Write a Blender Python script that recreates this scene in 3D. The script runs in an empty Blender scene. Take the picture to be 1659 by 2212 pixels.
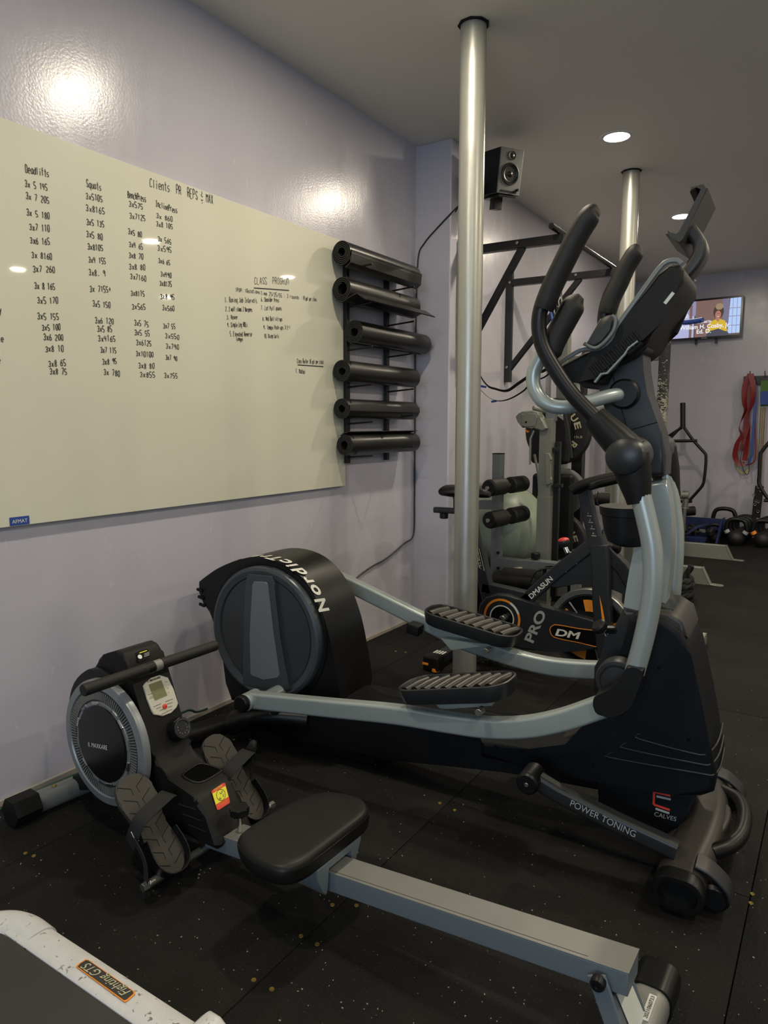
import bpy, bmesh, math, random
from mathutils import Vector, Matrix
random.seed(7)
S = bpy.context.scene
C = S.collection
PI = math.pi
# ------------------------------------------------------------------ camera
FOC, CX, CY = 1534.0, 829.5, 1106.0          # focal length and centre for a 1659 x 2212 frame
CAM = Vector((2.125, 0.0, 1.17))
YAW = math.radians(32.94); PITCH = math.radians(7.06)
FW = Vector((-math.sin(YAW)*math.cos(PITCH), math.cos(YAW)*math.cos(PITCH), -math.sin(PITCH)))
RT = Vector((math.cos(YAW), math.sin(YAW), 0)); UP = RT.cross(FW)
cam = bpy.data.cameras.new('camera'); camo = bpy.data.objects.new('camera', cam); C.objects.link(camo)
camo.location = CAM
camo.rotation_euler = (PI/2 - PITCH, 0, YAW)
cam.sensor_fit = 'VERTICAL'; cam.sensor_height = 36; cam.lens = 36*FOC/2212
cam.clip_start = 0.02; cam.clip_end = 60
S.camera = camo
# ------------------------------------------------------------------ world, exposure
w = bpy.data.worlds.new('world'); S.world = w; w.use_nodes = True
w.node_tree.nodes['Background'].inputs[0].default_value = (0.6, 0.65, 0.8, 1)
w.node_tree.nodes['Background'].inputs[1].default_value = 0.02
S.view_settings.view_transform = 'Standard'; S.view_settings.look = 'None'
S.view_settings.gamma = 1; S.view_settings.use_curve_mapping = False
S.view_settings.exposure = 0.0
LAMP_W = 19.0
LAMP_COL = (1.0, 0.89, 0.69)
H = 2.709                                    # ceiling height
LAMPS = [(0.98,0.35),(0.98,2.15),(0.976,4.083),(0.984,5.85),(2.95,0.35),(2.95,2.2),(2.95,4.15),(2.95,5.9),(4.95,2.2),(4.95,4.15),(4.95,6.0)]

# added cool light, set at an unseen window put in behind the camera
dl = bpy.data.lights.new('added_daylight','AREA'); dl.shape='RECTANGLE'; dl.size=2.6; dl.size_y=1.5; dl.energy=36; dl.color=(.62,.80,1.0)
dlo = bpy.data.objects.new('added_daylight', dl); C.objects.link(dlo); dlo.location=(2.9,-3.10,1.45); dlo.rotation_euler=(PI/2,0,0)

# ------------------------------------------------------------------ helpers
def ray(px, py): return FW*FOC + RT*(px-CX) - UP*(py-CY)
def atx(px, py, x): r = ray(px,py); return CAM + r*((x-CAM.x)/r.x)
def aty(px, py, y): r = ray(px,py); return CAM + r*((y-CAM.y)/r.y)
def atz(px, py, z=0): r = ray(px,py); return CAM + r*((z-CAM.z)/r.z)
class Frame:                                 # a machine's own axes: u along it, v across it, z up
    def __init__(s, x, y, a):
        s.o = Vector((x,y,0)); a = math.radians(a); s.a = a
        s.u = Vector((math.cos(a),math.sin(a),0)); s.v = Vector((-math.sin(a),math.cos(a),0))
    def uz(s, px, py, v):
        r = ray(px,py); t = (v-(CAM-s.o).dot(s.v))/r.dot(s.v); p = CAM + r*t
        return ((p-s.o).dot(s.u), p.z)
    def P(s, px, py, v):
        q = s.uz(px,py,v); return Vector((q[0], v, q[1]))
    def vz(s, px, py, u):
        r = ray(px,py); t = (u-(CAM-s.o).dot(s.u))/r.dot(s.u); p = CAM + r*t
        return Vector((u, (p-s.o).dot(s.v), p.z))
    def Z(s, px, py, z):
        p = atz(px,py,z)-s.o; return Vector((p.dot(s.u), p.dot(s.v), z))

def tag(o, label=None, cat=None, group=None, kind=None):
    if label: o['label'] = label
    if cat: o['category'] = cat
    if group: o['group'] = group
    if kind: o['kind'] = kind
    return o
def thing(name, label, cat, loc=(0,0,0), rz=0, group=None):
    o = bpy.data.objects.new(name, None); C.objects.link(o); o.empty_display_size = .1
    o.location = loc; o.rotation_euler = (0,0,rz)
    return tag(o, label, cat, group)
def frame_thing(name, label, cat, F): return thing(name, label, cat, F.o, F.a)
def obj(name, bm, m, parent=None, smooth=35, label=None):
    me = bpy.data.meshes.new(name)
    bmesh.ops.recalc_face_normals(bm, faces=bm.faces)
    bm.to_mesh(me); bm.free()
    o = bpy.data.objects.new(name, me); C.objects.link(o)
    if isinstance(m, (list,tuple)):
        for x in m: me.materials.append(x)
    else: me.materials.append(m)
    if smooth:
        me.polygons.foreach_set('use_smooth', [True]*len(me.polygons))
        me.set_sharp_from_angle(angle=math.radians(smooth))
        if len(me.polygons) < 4000:
            wn = o.modifiers.new('weighted', 'WEIGHTED_NORMAL'); wn.keep_sharp = True
    if parent: o.parent = parent
    if label: o['label'] = label
    return o
def nb(): return bmesh.new()
def box(bm, c, s, M=None, bev=0, seg=2):
    T = Matrix.Translation(c) @ (M.to_4x4() if M is not None else Matrix.Identity(4)) @ Matrix.Diagonal((s[0],s[1],s[2],1))
    r = bmesh.ops.create_cube(bm, size=1, matrix=T)
    if bev: bmesh.ops.bevel(bm, geom=list({e for v in r['verts'] for e in v.link_edges}), offset=bev, segments=seg, affect='EDGES', profile=.5, clamp_overlap=True)
    return bm
def B(c, s, M=None, bev=0, seg=2): return box(nb(), c, s, M, bev, seg)
def rotm(ax, deg): return Matrix.Rotation(math.radians(deg), 3, ax)
def prism(bm, pts, v0, v1, bev=0, seg=2, fn=None):
    """extrude an outline of (u,z) points from v0 to v1"""
    fn = fn or (lambda a,b,c: (a,c,b))
    lo = [bm.verts.new(fn(p[0],p[1],v0)) for p in pts]; hi = [bm.verts.new(fn(p[0],p[1],v1)) for p in pts]
    n = len(pts); f0 = bm.faces.new(lo); f1 = bm.faces.new(hi[::-1])
    for i in range(n): bm.faces.new((lo[i], hi[i], hi[(i+1)%n], lo[(i+1)%n]))
    if bev:
        ed = [e for e in list(f0.edges)+list(f1.edges)]
        bmesh.ops.bevel(bm, geom=ed, offset=bev, segments=seg, affect='EDGES', profile=.5, clamp_overlap=True)
    return bm
def PR(pts, v0, v1, bev=0, seg=2, fn=None): return prism(nb(), pts, v0, v1, bev, seg, fn)
def smooth_pts(pts, k=5, closed=False):
    P = [Vector(p) for p in pts]; n = len(P); out = []
    rng = range(n) if closed else range(n-1)
    for i in rng:
        a = P[(i-1)%n] if (closed or i>0) else P[0]*2-P[1]
        b = P[i]; c = P[(i+1)%n]
        d = P[(i+2)%n] if (closed or i<n-2) else P[-1]*2-P[-2]
        for j in range(k):
            t = j/k
            out.append(.5*((2*b)+(c-a)*t+(2*a-5*b+4*c-d)*t*t+(3*b-a-3*c+d)*t**3))
    if not closed: out.append(P[-1])
    return out
def circ(r, n=14, r2=None): return [(r*math.cos(2*PI*i/n), (r2 or r)*math.sin(2*PI*i/n)) for i in range(n)]
def rrect(w, h, r=.008, n=3):
    o = []
    for cx,cy,a0 in ((w/2-r,h/2-r,0),(-w/2+r,h/2-r,90),(-w/2+r,-h/2+r,180),(w/2-r,-h/2+r,270)):
        for i in range(n+1):
            a = math.radians(a0+90*i/n); o.append((cx+r*math.cos(a), cy+r*math.sin(a)))
    return o
def sweep(bm, pts, sec, up=(0,0,1), rs=None, cap=True, closed=False):
    """carry a section along a path; section x = side, y = up-ish"""
    P = [Vector(p) for p in pts]; n = len(P); rings = []; up = Vector(up); prev = None
    for i in range(n):
        if closed: t = (P[(i+1)%n]-P[i-1])
        else: t = (P[min(i+1,n-1)]-P[max(i-1,0)])
        if t.length < 1e-9: t = Vector((0,0,1))
        t.normalize()
        if prev is None:
            y = up - t*up.dot(t)
            if y.length < .05: y = Vector((1,.2,0)) - t*Vector((1,.2,0)).dot(t)
        else: y = prev - t*prev.dot(t)
        y.normalize(); prev = y; x = t.cross(y)
        k = rs[i] if rs else 1
        rings.append([bm.verts.new(P[i] + x*(a*k) + y*(b*k)) for a,b in sec])
    m = len(sec)
    for i in range(n if closed else n-1):
        A, Bq = rings[i], rings[(i+1)%n]
        for j in range(m): bm.faces.new((A[j], A[(j+1)%m], Bq[(j+1)%m], Bq[j]))
    if cap and not closed: bm.faces.new(rings[0][::-1]); bm.faces.new(rings[-1])
    return bm
def tube(bm, pts, r, n=12, sm=0, rs=None, cap=True, closed=False):
    if sm:
        pts2 = smooth_pts(pts, sm, closed)
        if rs: rs = [rs[min(int(i/sm),len(rs)-1)]*(1-(i%sm)/sm)+rs[min(int(i/sm)+1,len(rs)-1)]*((i%sm)/sm) for i in range(len(pts2))]
        pts = pts2
    return sweep(bm, pts, circ(r,n), rs=rs, cap=cap, closed=closed)
def T(pts, r, n=12, sm=0, rs=None, closed=False): return tube(nb(), pts, r, n, sm, rs, True, closed)
def lathe(bm, prof, c, ax, n=28):
    """prof: (radius, distance along axis)"""
    c = Vector(c); ax = Vector(ax).normalized()
    x = ax.orthogonal().normalized(); y = ax.cross(x); rings = []
    for r,h in prof:
        if r < 1e-6: rings.append([bm.verts.new(c+ax*h)])
        else: rings.append([bm.verts.new(c+ax*h+(x*math.cos(2*PI*i/n)+y*math.sin(2*PI*i/n))*r) for i in range(n)])
    for A,Bq in zip(rings, rings[1:]):
        for i in range(n):
            j = (i+1)%n
            if len(A)==1 and len(Bq)==1: continue
            if len(A)==1: bm.faces.new((A[0], Bq[j], Bq[i]))
            elif len(Bq)==1: bm.faces.new((A[i], A[j], Bq[0]))
            else: bm.faces.new((A[i], A[j], Bq[j], Bq[i]))
    if len(rings[0])>1: bm.faces.new(rings[0][::-1])
    if len(rings[-1])>1: bm.faces.new(rings[-1])
    return bm
def LT(prof, c, ax, n=28): return lathe(nb(), prof, c, ax, n)
def cyl(r, a, b, n=20, ch=.002):
    a = Vector(a); b = Vector(b); L = (b-a).length
    return LT([(r-ch,0),(r,ch),(r,L-ch),(r-ch,L)], a, b-a, n)
def tri_text(s, name, o, xd, yd, size, m, parent=None, width=None, depth=.0006, ital=0, bold=0, align='LEFT'):
    """printed lettering as thin real geometry"""
    cu = bpy.data.curves.new(name, 'FONT'); cu.body = s; cu.size = 1; cu.extrude = 0; cu.shear = ital
    cu.offset = bold; cu.align_x = align
    to = bpy.data.objects.new(name, cu); C.objects.link(to)
    me = bpy.data.meshes.new_from_object(to)
    bpy.data.objects.remove(to); bpy.data.curves.remove(cu)
    xs = [v.co.x for v in me.vertices] or [0,1]
    wd = (max(xs)-min(xs)) or 1
    sx = width/wd if width else size
    x = Vector(xd).normalized(); y = Vector(yd).normalized(); nrm = x.cross(y); o = Vector(o)
    for v in me.vertices: v.co = o + x*(v.co.x-(min(xs) if align=='LEFT' else 0))*sx + y*(v.co.y*size) + nrm*depth
    me.materials.clear(); me.materials.append(m)
    t = bpy.data.objects.new(name, me); C.objects.link(t)
    if parent: t.parent = parent
    return t
def flat(pts, m, name, parent=None, label=None, off=None):
    bm = nb(); bm.faces.new([bm.verts.new(Vector(p)+(Vector(off) if off else Vector())) for p in pts]); return obj(name, bm, m, parent, 0, label)

# ------------------------------------------------------------------ materials
def mat(name, col, rough=.5, metal=0, spec=.5, bump=0, bscale=200, coat=0, var=0, vscale=8, emit=None, es=1, rv=0):
    m = bpy.data.materials.new(name); m.use_nodes = True; nt = m.node_tree; b = nt.nodes['Principled BSDF']
    N = nt.nodes.new; L = nt.links.new
    b.inputs['Base Color'].default_value = (*col,1); b.inputs['Roughness'].default_value = rough
    b.inputs['Metallic'].default_value = metal; b.inputs['Specular IOR Level'].default_value = spec
    b.inputs['Coat Weight'].default_value = coat; b.inputs['Coat Roughness'].default_value = .03
    tc = N('ShaderNodeTexCoord')
    if var:
        n = N('ShaderNodeTexNoise'); n.inputs['Scale'].default_value = vscale; n.inputs['Detail'].default_value = 5
        L(tc.outputs['Object'], n.inputs['Vector'])
        r = N('ShaderNodeMapRange'); r.inputs['From Min'].default_value=.3; r.inputs['From Max'].default_value=.7
        r.inputs['To Min'].default_value = 1-var; r.inputs['To Max'].default_value = 1+var
        L(n.outputs['Fac'], r.inputs['Value'])
        mx = N('ShaderNodeVectorMath'); mx.operation='SCALE'; mx.inputs[0].default_value = col
        L(r.outputs['Result'], mx.inputs['Scale']); L(mx.outputs['Vector'], b.inputs['Base Color'])
    if rv:
        n3 = N('ShaderNodeTexNoise'); n3.inputs['Scale'].default_value = 14; n3.inputs['Detail'].default_value = 6
        L(tc.outputs['Object'], n3.inputs['Vector'])
        r3 = N('ShaderNodeMapRange'); r3.inputs['To Min'].default_value = rough-rv; r3.inputs['To Max'].default_value = rough+rv
        L(n3.outputs['Fac'], r3.inputs['Value']); L(r3.outputs['Result'], b.inputs['Roughness'])
    if bump:
        n2 = N('ShaderNodeTexNoise'); n2.inputs['Scale'].default_value = bscale; n2.inputs['Detail'].default_value = 3
        L(tc.outputs['Object'], n2.inputs['Vector'])
        bp = N('ShaderNodeBump'); bp.inputs['Strength'].default_value = bump; bp.inputs['Distance'].default_value = .002
        L(n2.outputs['Fac'], bp.inputs['Height']); L(bp.outputs['Normal'], b.inputs['Normal'])
    if emit:
        b.inputs['Emission Color'].default_value = (*emit,1); b.inputs['Emission Strength'].default_value = es
    return m
def wall_mat():
    m = mat('lavender_wall_paint', (.43,.415,.475), .3, spec=.5)
    nt = m.node_tree; b = nt.nodes['Principled BSDF']; N = nt.nodes.new; L = nt.links.new
    tc = N('ShaderNodeTexCoord')
    n1 = N('ShaderNodeTexNoise'); n1.inputs['Scale'].default_value = 2.2; n1.inputs['Detail'].default_value = 4
    n2 = N('ShaderNodeTexNoise'); n2.inputs['Scale'].default_value = 120; n2.inputs['Detail'].default_value = 2
    mp = N('ShaderNodeMapping'); mp.inputs['Scale'].default_value = (1,2.4,.9)
    n3 = N('ShaderNodeTexNoise'); n3.inputs['Scale'].default_value = 7; n3.inputs['Detail'].default_value = 5
    L(tc.outputs['Object'], n1.inputs['Vector']); L(tc.outputs['Object'], n2.inputs['Vector'])
    L(tc.outputs['Object'], mp.inputs['Vector']); L(mp.outputs['Vector'], n3.inputs['Vector'])
    b1 = N('ShaderNodeBump'); b1.inputs['Strength'].default_value=.12; b1.inputs['Distance'].default_value=.02; L(n1.outputs['Fac'], b1.inputs['Height'])
    b2 = N('ShaderNodeBump'); b2.inputs['Strength'].default_value=.19; b2.inputs['Distance'].default_value=.002; L(n2.outputs['Fac'], b2.inputs['Height']); L(b1.outputs['Normal'], b2.inputs['Normal'])
    b3 = N('ShaderNodeBump'); b3.inputs['Strength'].default_value=.10; b3.inputs['Distance'].default_value=.004; L(n3.outputs['Fac'], b3.inputs['Height']); L(b2.outputs['Normal'], b3.inputs['Normal'])
    L(b3.outputs['Normal'], b.inputs['Normal'])
    rr = N('ShaderNodeMapRange'); rr.inputs['To Min'].default_value=.14; rr.inputs['To Max'].default_value=.34; L(n3.outputs['Fac'], rr.inputs['Value']); L(rr.outputs['Result'], b.inputs['Roughness'])
    return m
def rubber_mat():
    m = mat('black_rubber_mat', (.016,.0155,.014), .8, spec=.24)
    nt = m.node_tree; b = nt.nodes['Principled BSDF']; N = nt.nodes.new; L = nt.links.new
    tc = N('ShaderNodeTexCoord')
    # pale crumbs and dust lying in the grain of the rubber
    vo = N('ShaderNodeTexVoronoi'); vo.inputs['Scale'].default_value = 42; L(tc.outputs['Object'], vo.inputs['Vector'])
    lt = N('ShaderNodeMath'); lt.operation='LESS_THAN'; lt.inputs[1].default_value=.075; L(vo.outputs['Distance'], lt.inputs[0])
    sp = N('ShaderNodeSeparateColor'); L(vo.outputs['Color'], sp.inputs['Color'])
    gt = N('ShaderNodeMath'); gt.operation='GREATER_THAN'; gt.inputs[1].default_value=.8; L(sp.outputs['Red'], gt.inputs[0])
    mu = N('ShaderNodeMath'); mu.operation='MULTIPLY'; L(lt.outputs[0], mu.inputs[0]); L(gt.outputs[0], mu.inputs[1])
    mix = N('ShaderNodeMix'); mix.data_type='RGBA'; mix.inputs[7].default_value=(.16,.145,.115,1)
    nz = N('ShaderNodeTexNoise'); nz.inputs['Scale'].default_value=3; nz.inputs['Detail'].default_value=8; L(tc.outputs['Object'], nz.inputs['Vector'])
    cr = N('ShaderNodeValToRGB'); cr.color_ramp.elements[0].color=(.0040,.0038,.0036,1); cr.color_ramp.elements[1].color=(.0105,.0095,.0083,1)
    cr.color_ramp.elements[0].position=.35; cr.color_ramp.elements[1].position=.75
    L(nz.outputs['Fac'], cr.inputs['Fac']); L(cr.outputs['Color'], mix.inputs[6])
    L(mu.outputs[0], mix.inputs[0])
    n2 = N('ShaderNodeTexNoise'); n2.inputs['Scale'].default_value=170; n2.inputs['Detail'].default_value=4; L(tc.outputs['Object'], n2.inputs['Vector'])
    st = N('ShaderNodeMath'); st.operation='GREATER_THAN'; st.inputs[1].default_value=.67; L(n2.outputs['Fac'], st.inputs[0])
    mix2 = N('ShaderNodeMix'); mix2.data_type='RGBA'; mix2.inputs[7].default_value=(.032,.030,.025,1)
    L(st.outputs[0], mix2.inputs[0]); L(mix.outputs[2], mix2.inputs[6]); L(mix2.outputs[2], b.inputs['Base Color'])
    bp = N('ShaderNodeBump'); bp.inputs['Strength'].default_value=.9; bp.inputs['Distance'].default_value=.004
    L(n2.outputs['Fac'], bp.inputs['Height']); L(bp.outputs['Normal'], b.inputs['Normal'])
    return m
def camo_mat():
    m = mat('worn_grip_tape', (.02,.02,.02), .6)
    nt = m.node_tree; b = nt.nodes['Principled BSDF']; N = nt.nodes.new; L = nt.links.new
    tc = N('ShaderNodeTexCoord'); mp = N('ShaderNodeMapping'); mp.inputs['Scale'].default_value=(1,1,1.9)
    n = N('ShaderNodeTexNoise'); n.inputs['Scale'].default_value=48; n.inputs['Detail'].default_value=5; n.inputs['Distortion'].default_value=1.2
    L(tc.outputs['Object'], mp.inputs['Vector']); L(mp.outputs['Vector'], n.inputs['Vector'])
    sx = N('ShaderNodeSeparateXYZ'); L(tc.outputs['Object'], sx.inputs[0])
    mr = N('ShaderNodeMapRange'); mr.inputs['From Min'].default_value=1.08; mr.inputs['From Max'].default_value=1.62; mr.inputs['To Min'].default_value=.60; mr.inputs['To Max'].default_value=.36
    L(sx.outputs['Z'], mr.inputs['Value'])
    g = N('ShaderNodeMath'); g.operation='LESS_THAN'; L(n.outputs['Fac'], g.inputs[0]); L(mr.outputs['Result'], g.inputs[1])
    mix = N('ShaderNodeMix'); mix.data_type='RGBA'; mix.inputs[6].default_value=(.014,.014,.014,1); mix.inputs[7].default_value=(.36,.35,.28,1)
    L(g.outputs[0], mix.inputs[0]); L(mix.outputs[2], b.inputs['Base Color'])
    return m
M = dict(
 wall=wall_mat(), rubber=rubber_mat(), tape=camo_mat(),
 ceiling=mat('ceiling_paint', (.80,.76,.69), .6, bump=.1, bscale=60),
 board=mat('whiteboard_enamel', (.56,.55,.45), .42, spec=.35, coat=.35, var=.02, vscale=2),
 ink=mat('black_marker_ink', (.015,.015,.015), .5),
 silver=mat('silver_grey_paint', (.32,.36,.35), .32, metal=.35, rv=.04),
 post=mat('silver_post_paint', (.36,.36,.325), .36, metal=.6, bump=.15, bscale=35, rv=.08),
 railtop=mat('grey_rail_top', (.20,.20,.185), .42, metal=.3, var=.05),
 railside=mat('blue_grey_rail', (.15,.18,.20), .4, metal=.3),
 black=mat('black_plastic', (.0045,.0045,.0048), .38, spec=.32, rv=.06),
 blackm=mat('matte_black_plastic', (.0050,.0048,.0045), .55, spec=.25, bump=.12, bscale=500),
 dark=mat('near_black', (.003,.003,.0035), .6, spec=.25),
 shroud=mat('black_shroud_plastic', (.0028,.0040,.0060), .55, spec=.2, var=.12, vscale=12),
 char=mat('charcoal_plastic', (.0155,.0165,.0178), .38, spec=.42, rv=.05),
 char2=mat('warm_charcoal', (.030,.026,.022), .42, spec=.4),
 foam=mat('black_foam', (.007,.0066,.0062), .55, spec=.4, bump=.3, bscale=700),
 vinyl=mat('black_vinyl', (.0058,.0055,.0052), .45, spec=.28, bump=.1, bscale=300, rv=.08),
 discrim=mat('dark_pewter', (.055,.066,.075), .32, metal=.4),
 discin=mat('dark_disc', (.024,.027,.030), .42),
 panel=mat('grey_panel', (.15,.165,.175), .45, metal=.3),
 white=mat('white_print', (.62,.62,.56), .5),
 greyp=mat('grey_print', (.33,.34,.34), .5),
 chrome=mat('chrome', (.6,.6,.58), .2, metal=1),
 steel=mat('dull_steel', (.3,.3,.28), .35, metal=.9),
 wheelsil=mat('silver_wheel_plastic', (.20,.215,.225), .35, metal=.35),
 gloss=mat('glossy_black', (.004,.004,.005), .2),
 panelw=mat('champagne_panel', (.55,.53,.44), .4, metal=.2),
 lcd=mat('lcd_olive', (.18,.18,.085), .25),
 red=mat('red_plastic', (.55,.03,.02), .3), redp=mat('red_print', (.6,.04,.02), .5),
 yellow=mat('yellow_print', (.68,.64,.03), .5), orange=mat('orange_print', (.75,.24,.015), .5),
 olive=mat('olive_rubber', (.022,.0195,.0155), .6, bump=.1, bscale=200),
 strap=mat('black_webbing', (.004,.004,.004), .8, bump=.3, bscale=900),
 tread=mat('white_treadmill_plastic', (.50,.50,.50), .4, var=.05, vscale=30),
 belt=mat('treadmill_belt', (.022,.021,.019), .6, var=.08),
 rack=mat('sage_grey_steel', (.19,.195,.165), .42, metal=.2, var=.05),
 rack2=mat('grey_bench_steel', (.15,.165,.165), .42, metal=.2),
 ball=mat('sage_vinyl_ball', (.30,.35,.27), .38, var=.06, vscale=5),
 bike=mat('matte_bike_frame', (.013,.0155,.019), .42, rv=.05),
 blackst=mat('black_steel', (.008,.008,.008), .35, spec=.4, rv=.05),
 blue=mat('worn_blue_steel', (.007,.014,.065), .45, var=.5, vscale=25),
 bandred=mat('red_latex', (.18,.008,.009), .45), bandblue=mat('blue_latex', (.02,.06,.26), .45),
 bandyel=mat('yellow_latex', (.42,.36,.02), .5), green=mat('green_fabric', (.06,.14,.02), .7),
 plate=mat('bumper_rubber', (.006,.0056,.006), .55, bump=.1, bscale=300),
 gold=mat('aged_yellow_metal', (.16,.10,.02), .4, metal=.5),
 goldprint=mat('faded_cream_print', (.42,.40,.26), .6),
 brass=mat('brass_screw', (.28,.20,.04), .4, metal=.6),
 cable=mat('black_cable', (.02,.018,.018), .5), gcable=mat('green_cable', (.01,.05,.035), .5),
 speakerf=mat('speaker_front_grey', (.12,.12,.115), .45), cone=mat('speaker_cone', (.02,.02,.02), .35),
 cream=mat('cream_plastic', (.30,.28,.25), .5),
 matr=mat('black_mat_foam', (.011,.0105,.0095), .34, bump=.15, bscale=60, rv=.08),
 stick=mat('white_sticker', (.55,.57,.52), .4),
 lamp=mat('lamp_diffuser', (1,1,1), .5, emit=(1,.9,.75), es=9),
 trim=mat('white_lamp_trim', (.75,.73,.7), .5),
 added_glow=mat('added_pane_glow', (.5,.5,.5), .3, emit=(.62,.80,1.0), es=3),  # glow of the added window behind the camera
 ridge=mat('dusty_brown_rubber', (.016,.014,.0115), .36, spec=.45),
 trimgrey=mat('console_trim_grey', (.15,.16,.155), .38, metal=.2),
 shade_black=mat('painted_shade_black', (.002,.002,.002), 1, spec=.05),  # black for the painted shade of the cup holder
 sky=mat('blue_strap', (.015,.05,.25), .6),
 dust=mat('dusty_black_steel', (.03,.03,.03), .6, var=.5, vscale=60),
)
def speck(m, thr=.69, sc=75, col=(.16,.15,.14)):
    nt = m.node_tree; b = nt.nodes['Principled BSDF']; N = nt.nodes.new; L = nt.links.new
    src = b.inputs['Base Color'].links[0].from_socket
    tc = N('ShaderNodeTexCoord'); n = N('ShaderNodeTexNoise'); n.inputs['Scale'].default_value = sc; n.inputs['Detail'].default_value = 3; n.inputs['Distortion'].default_value = 1
    L(tc.outputs['Object'], n.inputs['Vector'])
    g = N('ShaderNodeMapRange'); g.inputs['From Min'].default_value = thr-.02; g.inputs['From Max'].default_value = thr+.03; L(n.outputs['Fac'], g.inputs['Value'])
    mx = N('ShaderNodeMix'); mx.data_type = 'RGBA'; mx.inputs[7].default_value = (*col,1)
    L(g.outputs['Result'], mx.inputs[0]); L(src, mx.inputs[6]); L(mx.outputs[2], b.inputs['Base Color'])
speck(M['tread'], .66, 60)
# ------------------------------------------------------------------ lamps
for i,(x,y) in enumerate(LAMPS):
    d = bpy.data.lights.new('downlight_glow', 'AREA'); d.shape='DISK'; d.size=.125; d.energy=LAMP_W; d.color=LAMP_COL
    lo = bpy.data.objects.new('downlight_glow', d); C.objects.link(lo)
    lab = {2:'nearer and larger of the two glowing ceiling downlights in view',
           3:'smaller glowing ceiling downlight farther back, beside the tablet holder'}.get(i)
    t = thing('downlight', lab or 'recessed downlight out of view, '+['nearest the whiteboard start','above the rowing machine','','','behind the camera','above the treadmill side','level with the silver post on the open side','far back on the open side','deep in the room beside the camera','deep in the room by the middle','deep in the room by the far wall'][i], 'ceiling light', (x,y,H), 0, 'ceiling downlights')
    if not lab: t['group'] = 'ceiling downlights out of view'
    obj('trim_ring', LT([(.068,-.002),(.068,-.004),(.086,-.004),(.09,0),(.09,.0),(.068,0)], (0,0,0), (0,0,1), 32), M['trim'], t)
    obj('diffuser', LT([(0,-.003),(.068,-.003),(.068,-.001),(0,-.001)], (0,0,0), (0,0,1), 32), M['lamp'], t)
    lo.parent = t; lo.location = (0,0,-.012)

# ------------------------------------------------------------------ room shell
def struct(name, bm, m, parent=None, smooth=0, kind='structure'):
    o = obj(name, bm, m, parent, smooth)
    if not parent: o['kind'] = kind
    return o
YC = 3.609; YF = 8.2; XR = 6.5; YB = -3.2
struct('wall_left', B((-.05,(YB+YC)/2,H/2), (.1,YC-YB,H)), M['wall'])
struct('trim_1', B((.1125-.05,(YC+3.86)/2,H/2), (.325,3.86-YC,H), bev=.008), M['wall'])          # boxed-out pillar
struct('wall_left_far', B((-.01,(3.86+YF)/2,H/2), (.2,YF-3.86,H)), M['wall'])
struct('wall_back', B((3.2,YF+.05,H/2), (6.8,.1,H)), M['wall'])
struct('wall_right', B((XR+.05,(YB+YF)/2,H/2), (.1,YF-YB,H)), M['ceiling'])
struct('wall_front', B((3.2,YB-.05,H/2), (6.8,.1,H)), M['ceiling'])
wn_ = struct('added_window', B((2.9,-3.185,1.45),(2.8,.03,1.7),None,.004), M['trim'])  # unseen window, added to account for the cool light on the machines
obj('added_glow_pane', B((2.9,-3.165,1.45),(2.6,.01,1.5)), M['added_glow'], wn_, 0)
for x_ in (2.03,2.9,3.77): obj('added_mullion', B((x_,-3.155,1.45),(.04,.02,1.5)), M['trim'], wn_, 0)
struct('baseboard_left', B((.007,(YB+YC)/2,.006), (.012,YC-YB,.022), None, .002), M['cream'])
struct('ceiling', B((3.2,(YB+YF)/2,H+.05), (6.8,YF-YB+.2,.1)), M['ceiling'])
fl = struct('floor', B((3.2,(YB+YF)/2,-.075), (6.8,YF-YB+.2,.1)), M['dark'])
XS = [0.012,.32,1.16,2.0,2.84,3.68,4.52,5.36,6.2]; WID = .84
tile_cache = {}
for ci in range(len(XS)):
    x0 = XS[ci]; x1 = (XS[ci+1] if ci+1 < len(XS) else 6.5)
    off = [1.85,1.33,1.87,1.30,1.8,1.3,1.8,1.3,1.8][ci]
    y = off - 1.25*5
    while y < YF:
        y1 = y+1.25; a = max(y,YB); b = min(y1,YF)
        if b-a > .02:
            k = (round(x1-x0,3), round(b-a,3))
            g = .0022
            if k in tile_cache:
                o = bpy.data.objects.new('rubber_mat', tile_cache[k]); C.objects.link(o); o.parent = fl
            else:
                o = obj('rubber_mat', B((0,0,-.0125), (k[0]-g,k[1]-g,.025), bev=.0025), M['rubber'], fl, 30); tile_cache[k] = o.data
            o.location = ((x0+x1)/2, (a+b)/2, 0)
        y = y1
# brass screws along the mat seams
scr = LT([(0,.0005),(.002,.0008),(.0025,.0014),(.0052,.0015),(.0058,.0)], (0,0,0), (0,0,1), 12)
scr0 = None
for (px,py) in [(650,2022),(718,1955),(750,1933),(770,1956),(685,2040),(587,2137),(548,2117),(55,1843),(73,1849),(855,1407),(876,1409),(1625,1931),(1622,1951),(950,1735),(982,1750),(505,1598),(540,1597)]:
    p = atz(px,py,0)
    if scr0 is None: o = obj('brass_screw', scr, M['brass'], fl); scr0 = o
    else: o = scr0.copy(); C.objects.link(o)
    o.location = (p.x,p.y,0.0)
# crumbs of debris scattered on the mats, too many to count
bm = nb()
for i in range(520):
    px = random.uniform(0,1659); py = random.uniform(1480,2212)**1.0
    p = atz(px,py,0)
    if p.x < .05 or p.x > 2.6: continue
    s = random.uniform(.0008,.0022)
    box(bm, (p.x,p.y,s*.4), (s*random.uniform(.7,2.2),s,s*.8), rotm('Z',random.uniform(0,180)))
tag(obj('floor_debris', bm, M['cream'], None, 0), 'pale crumbs and lint scattered over the black rubber floor', 'debris', kind='stuff')
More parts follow.
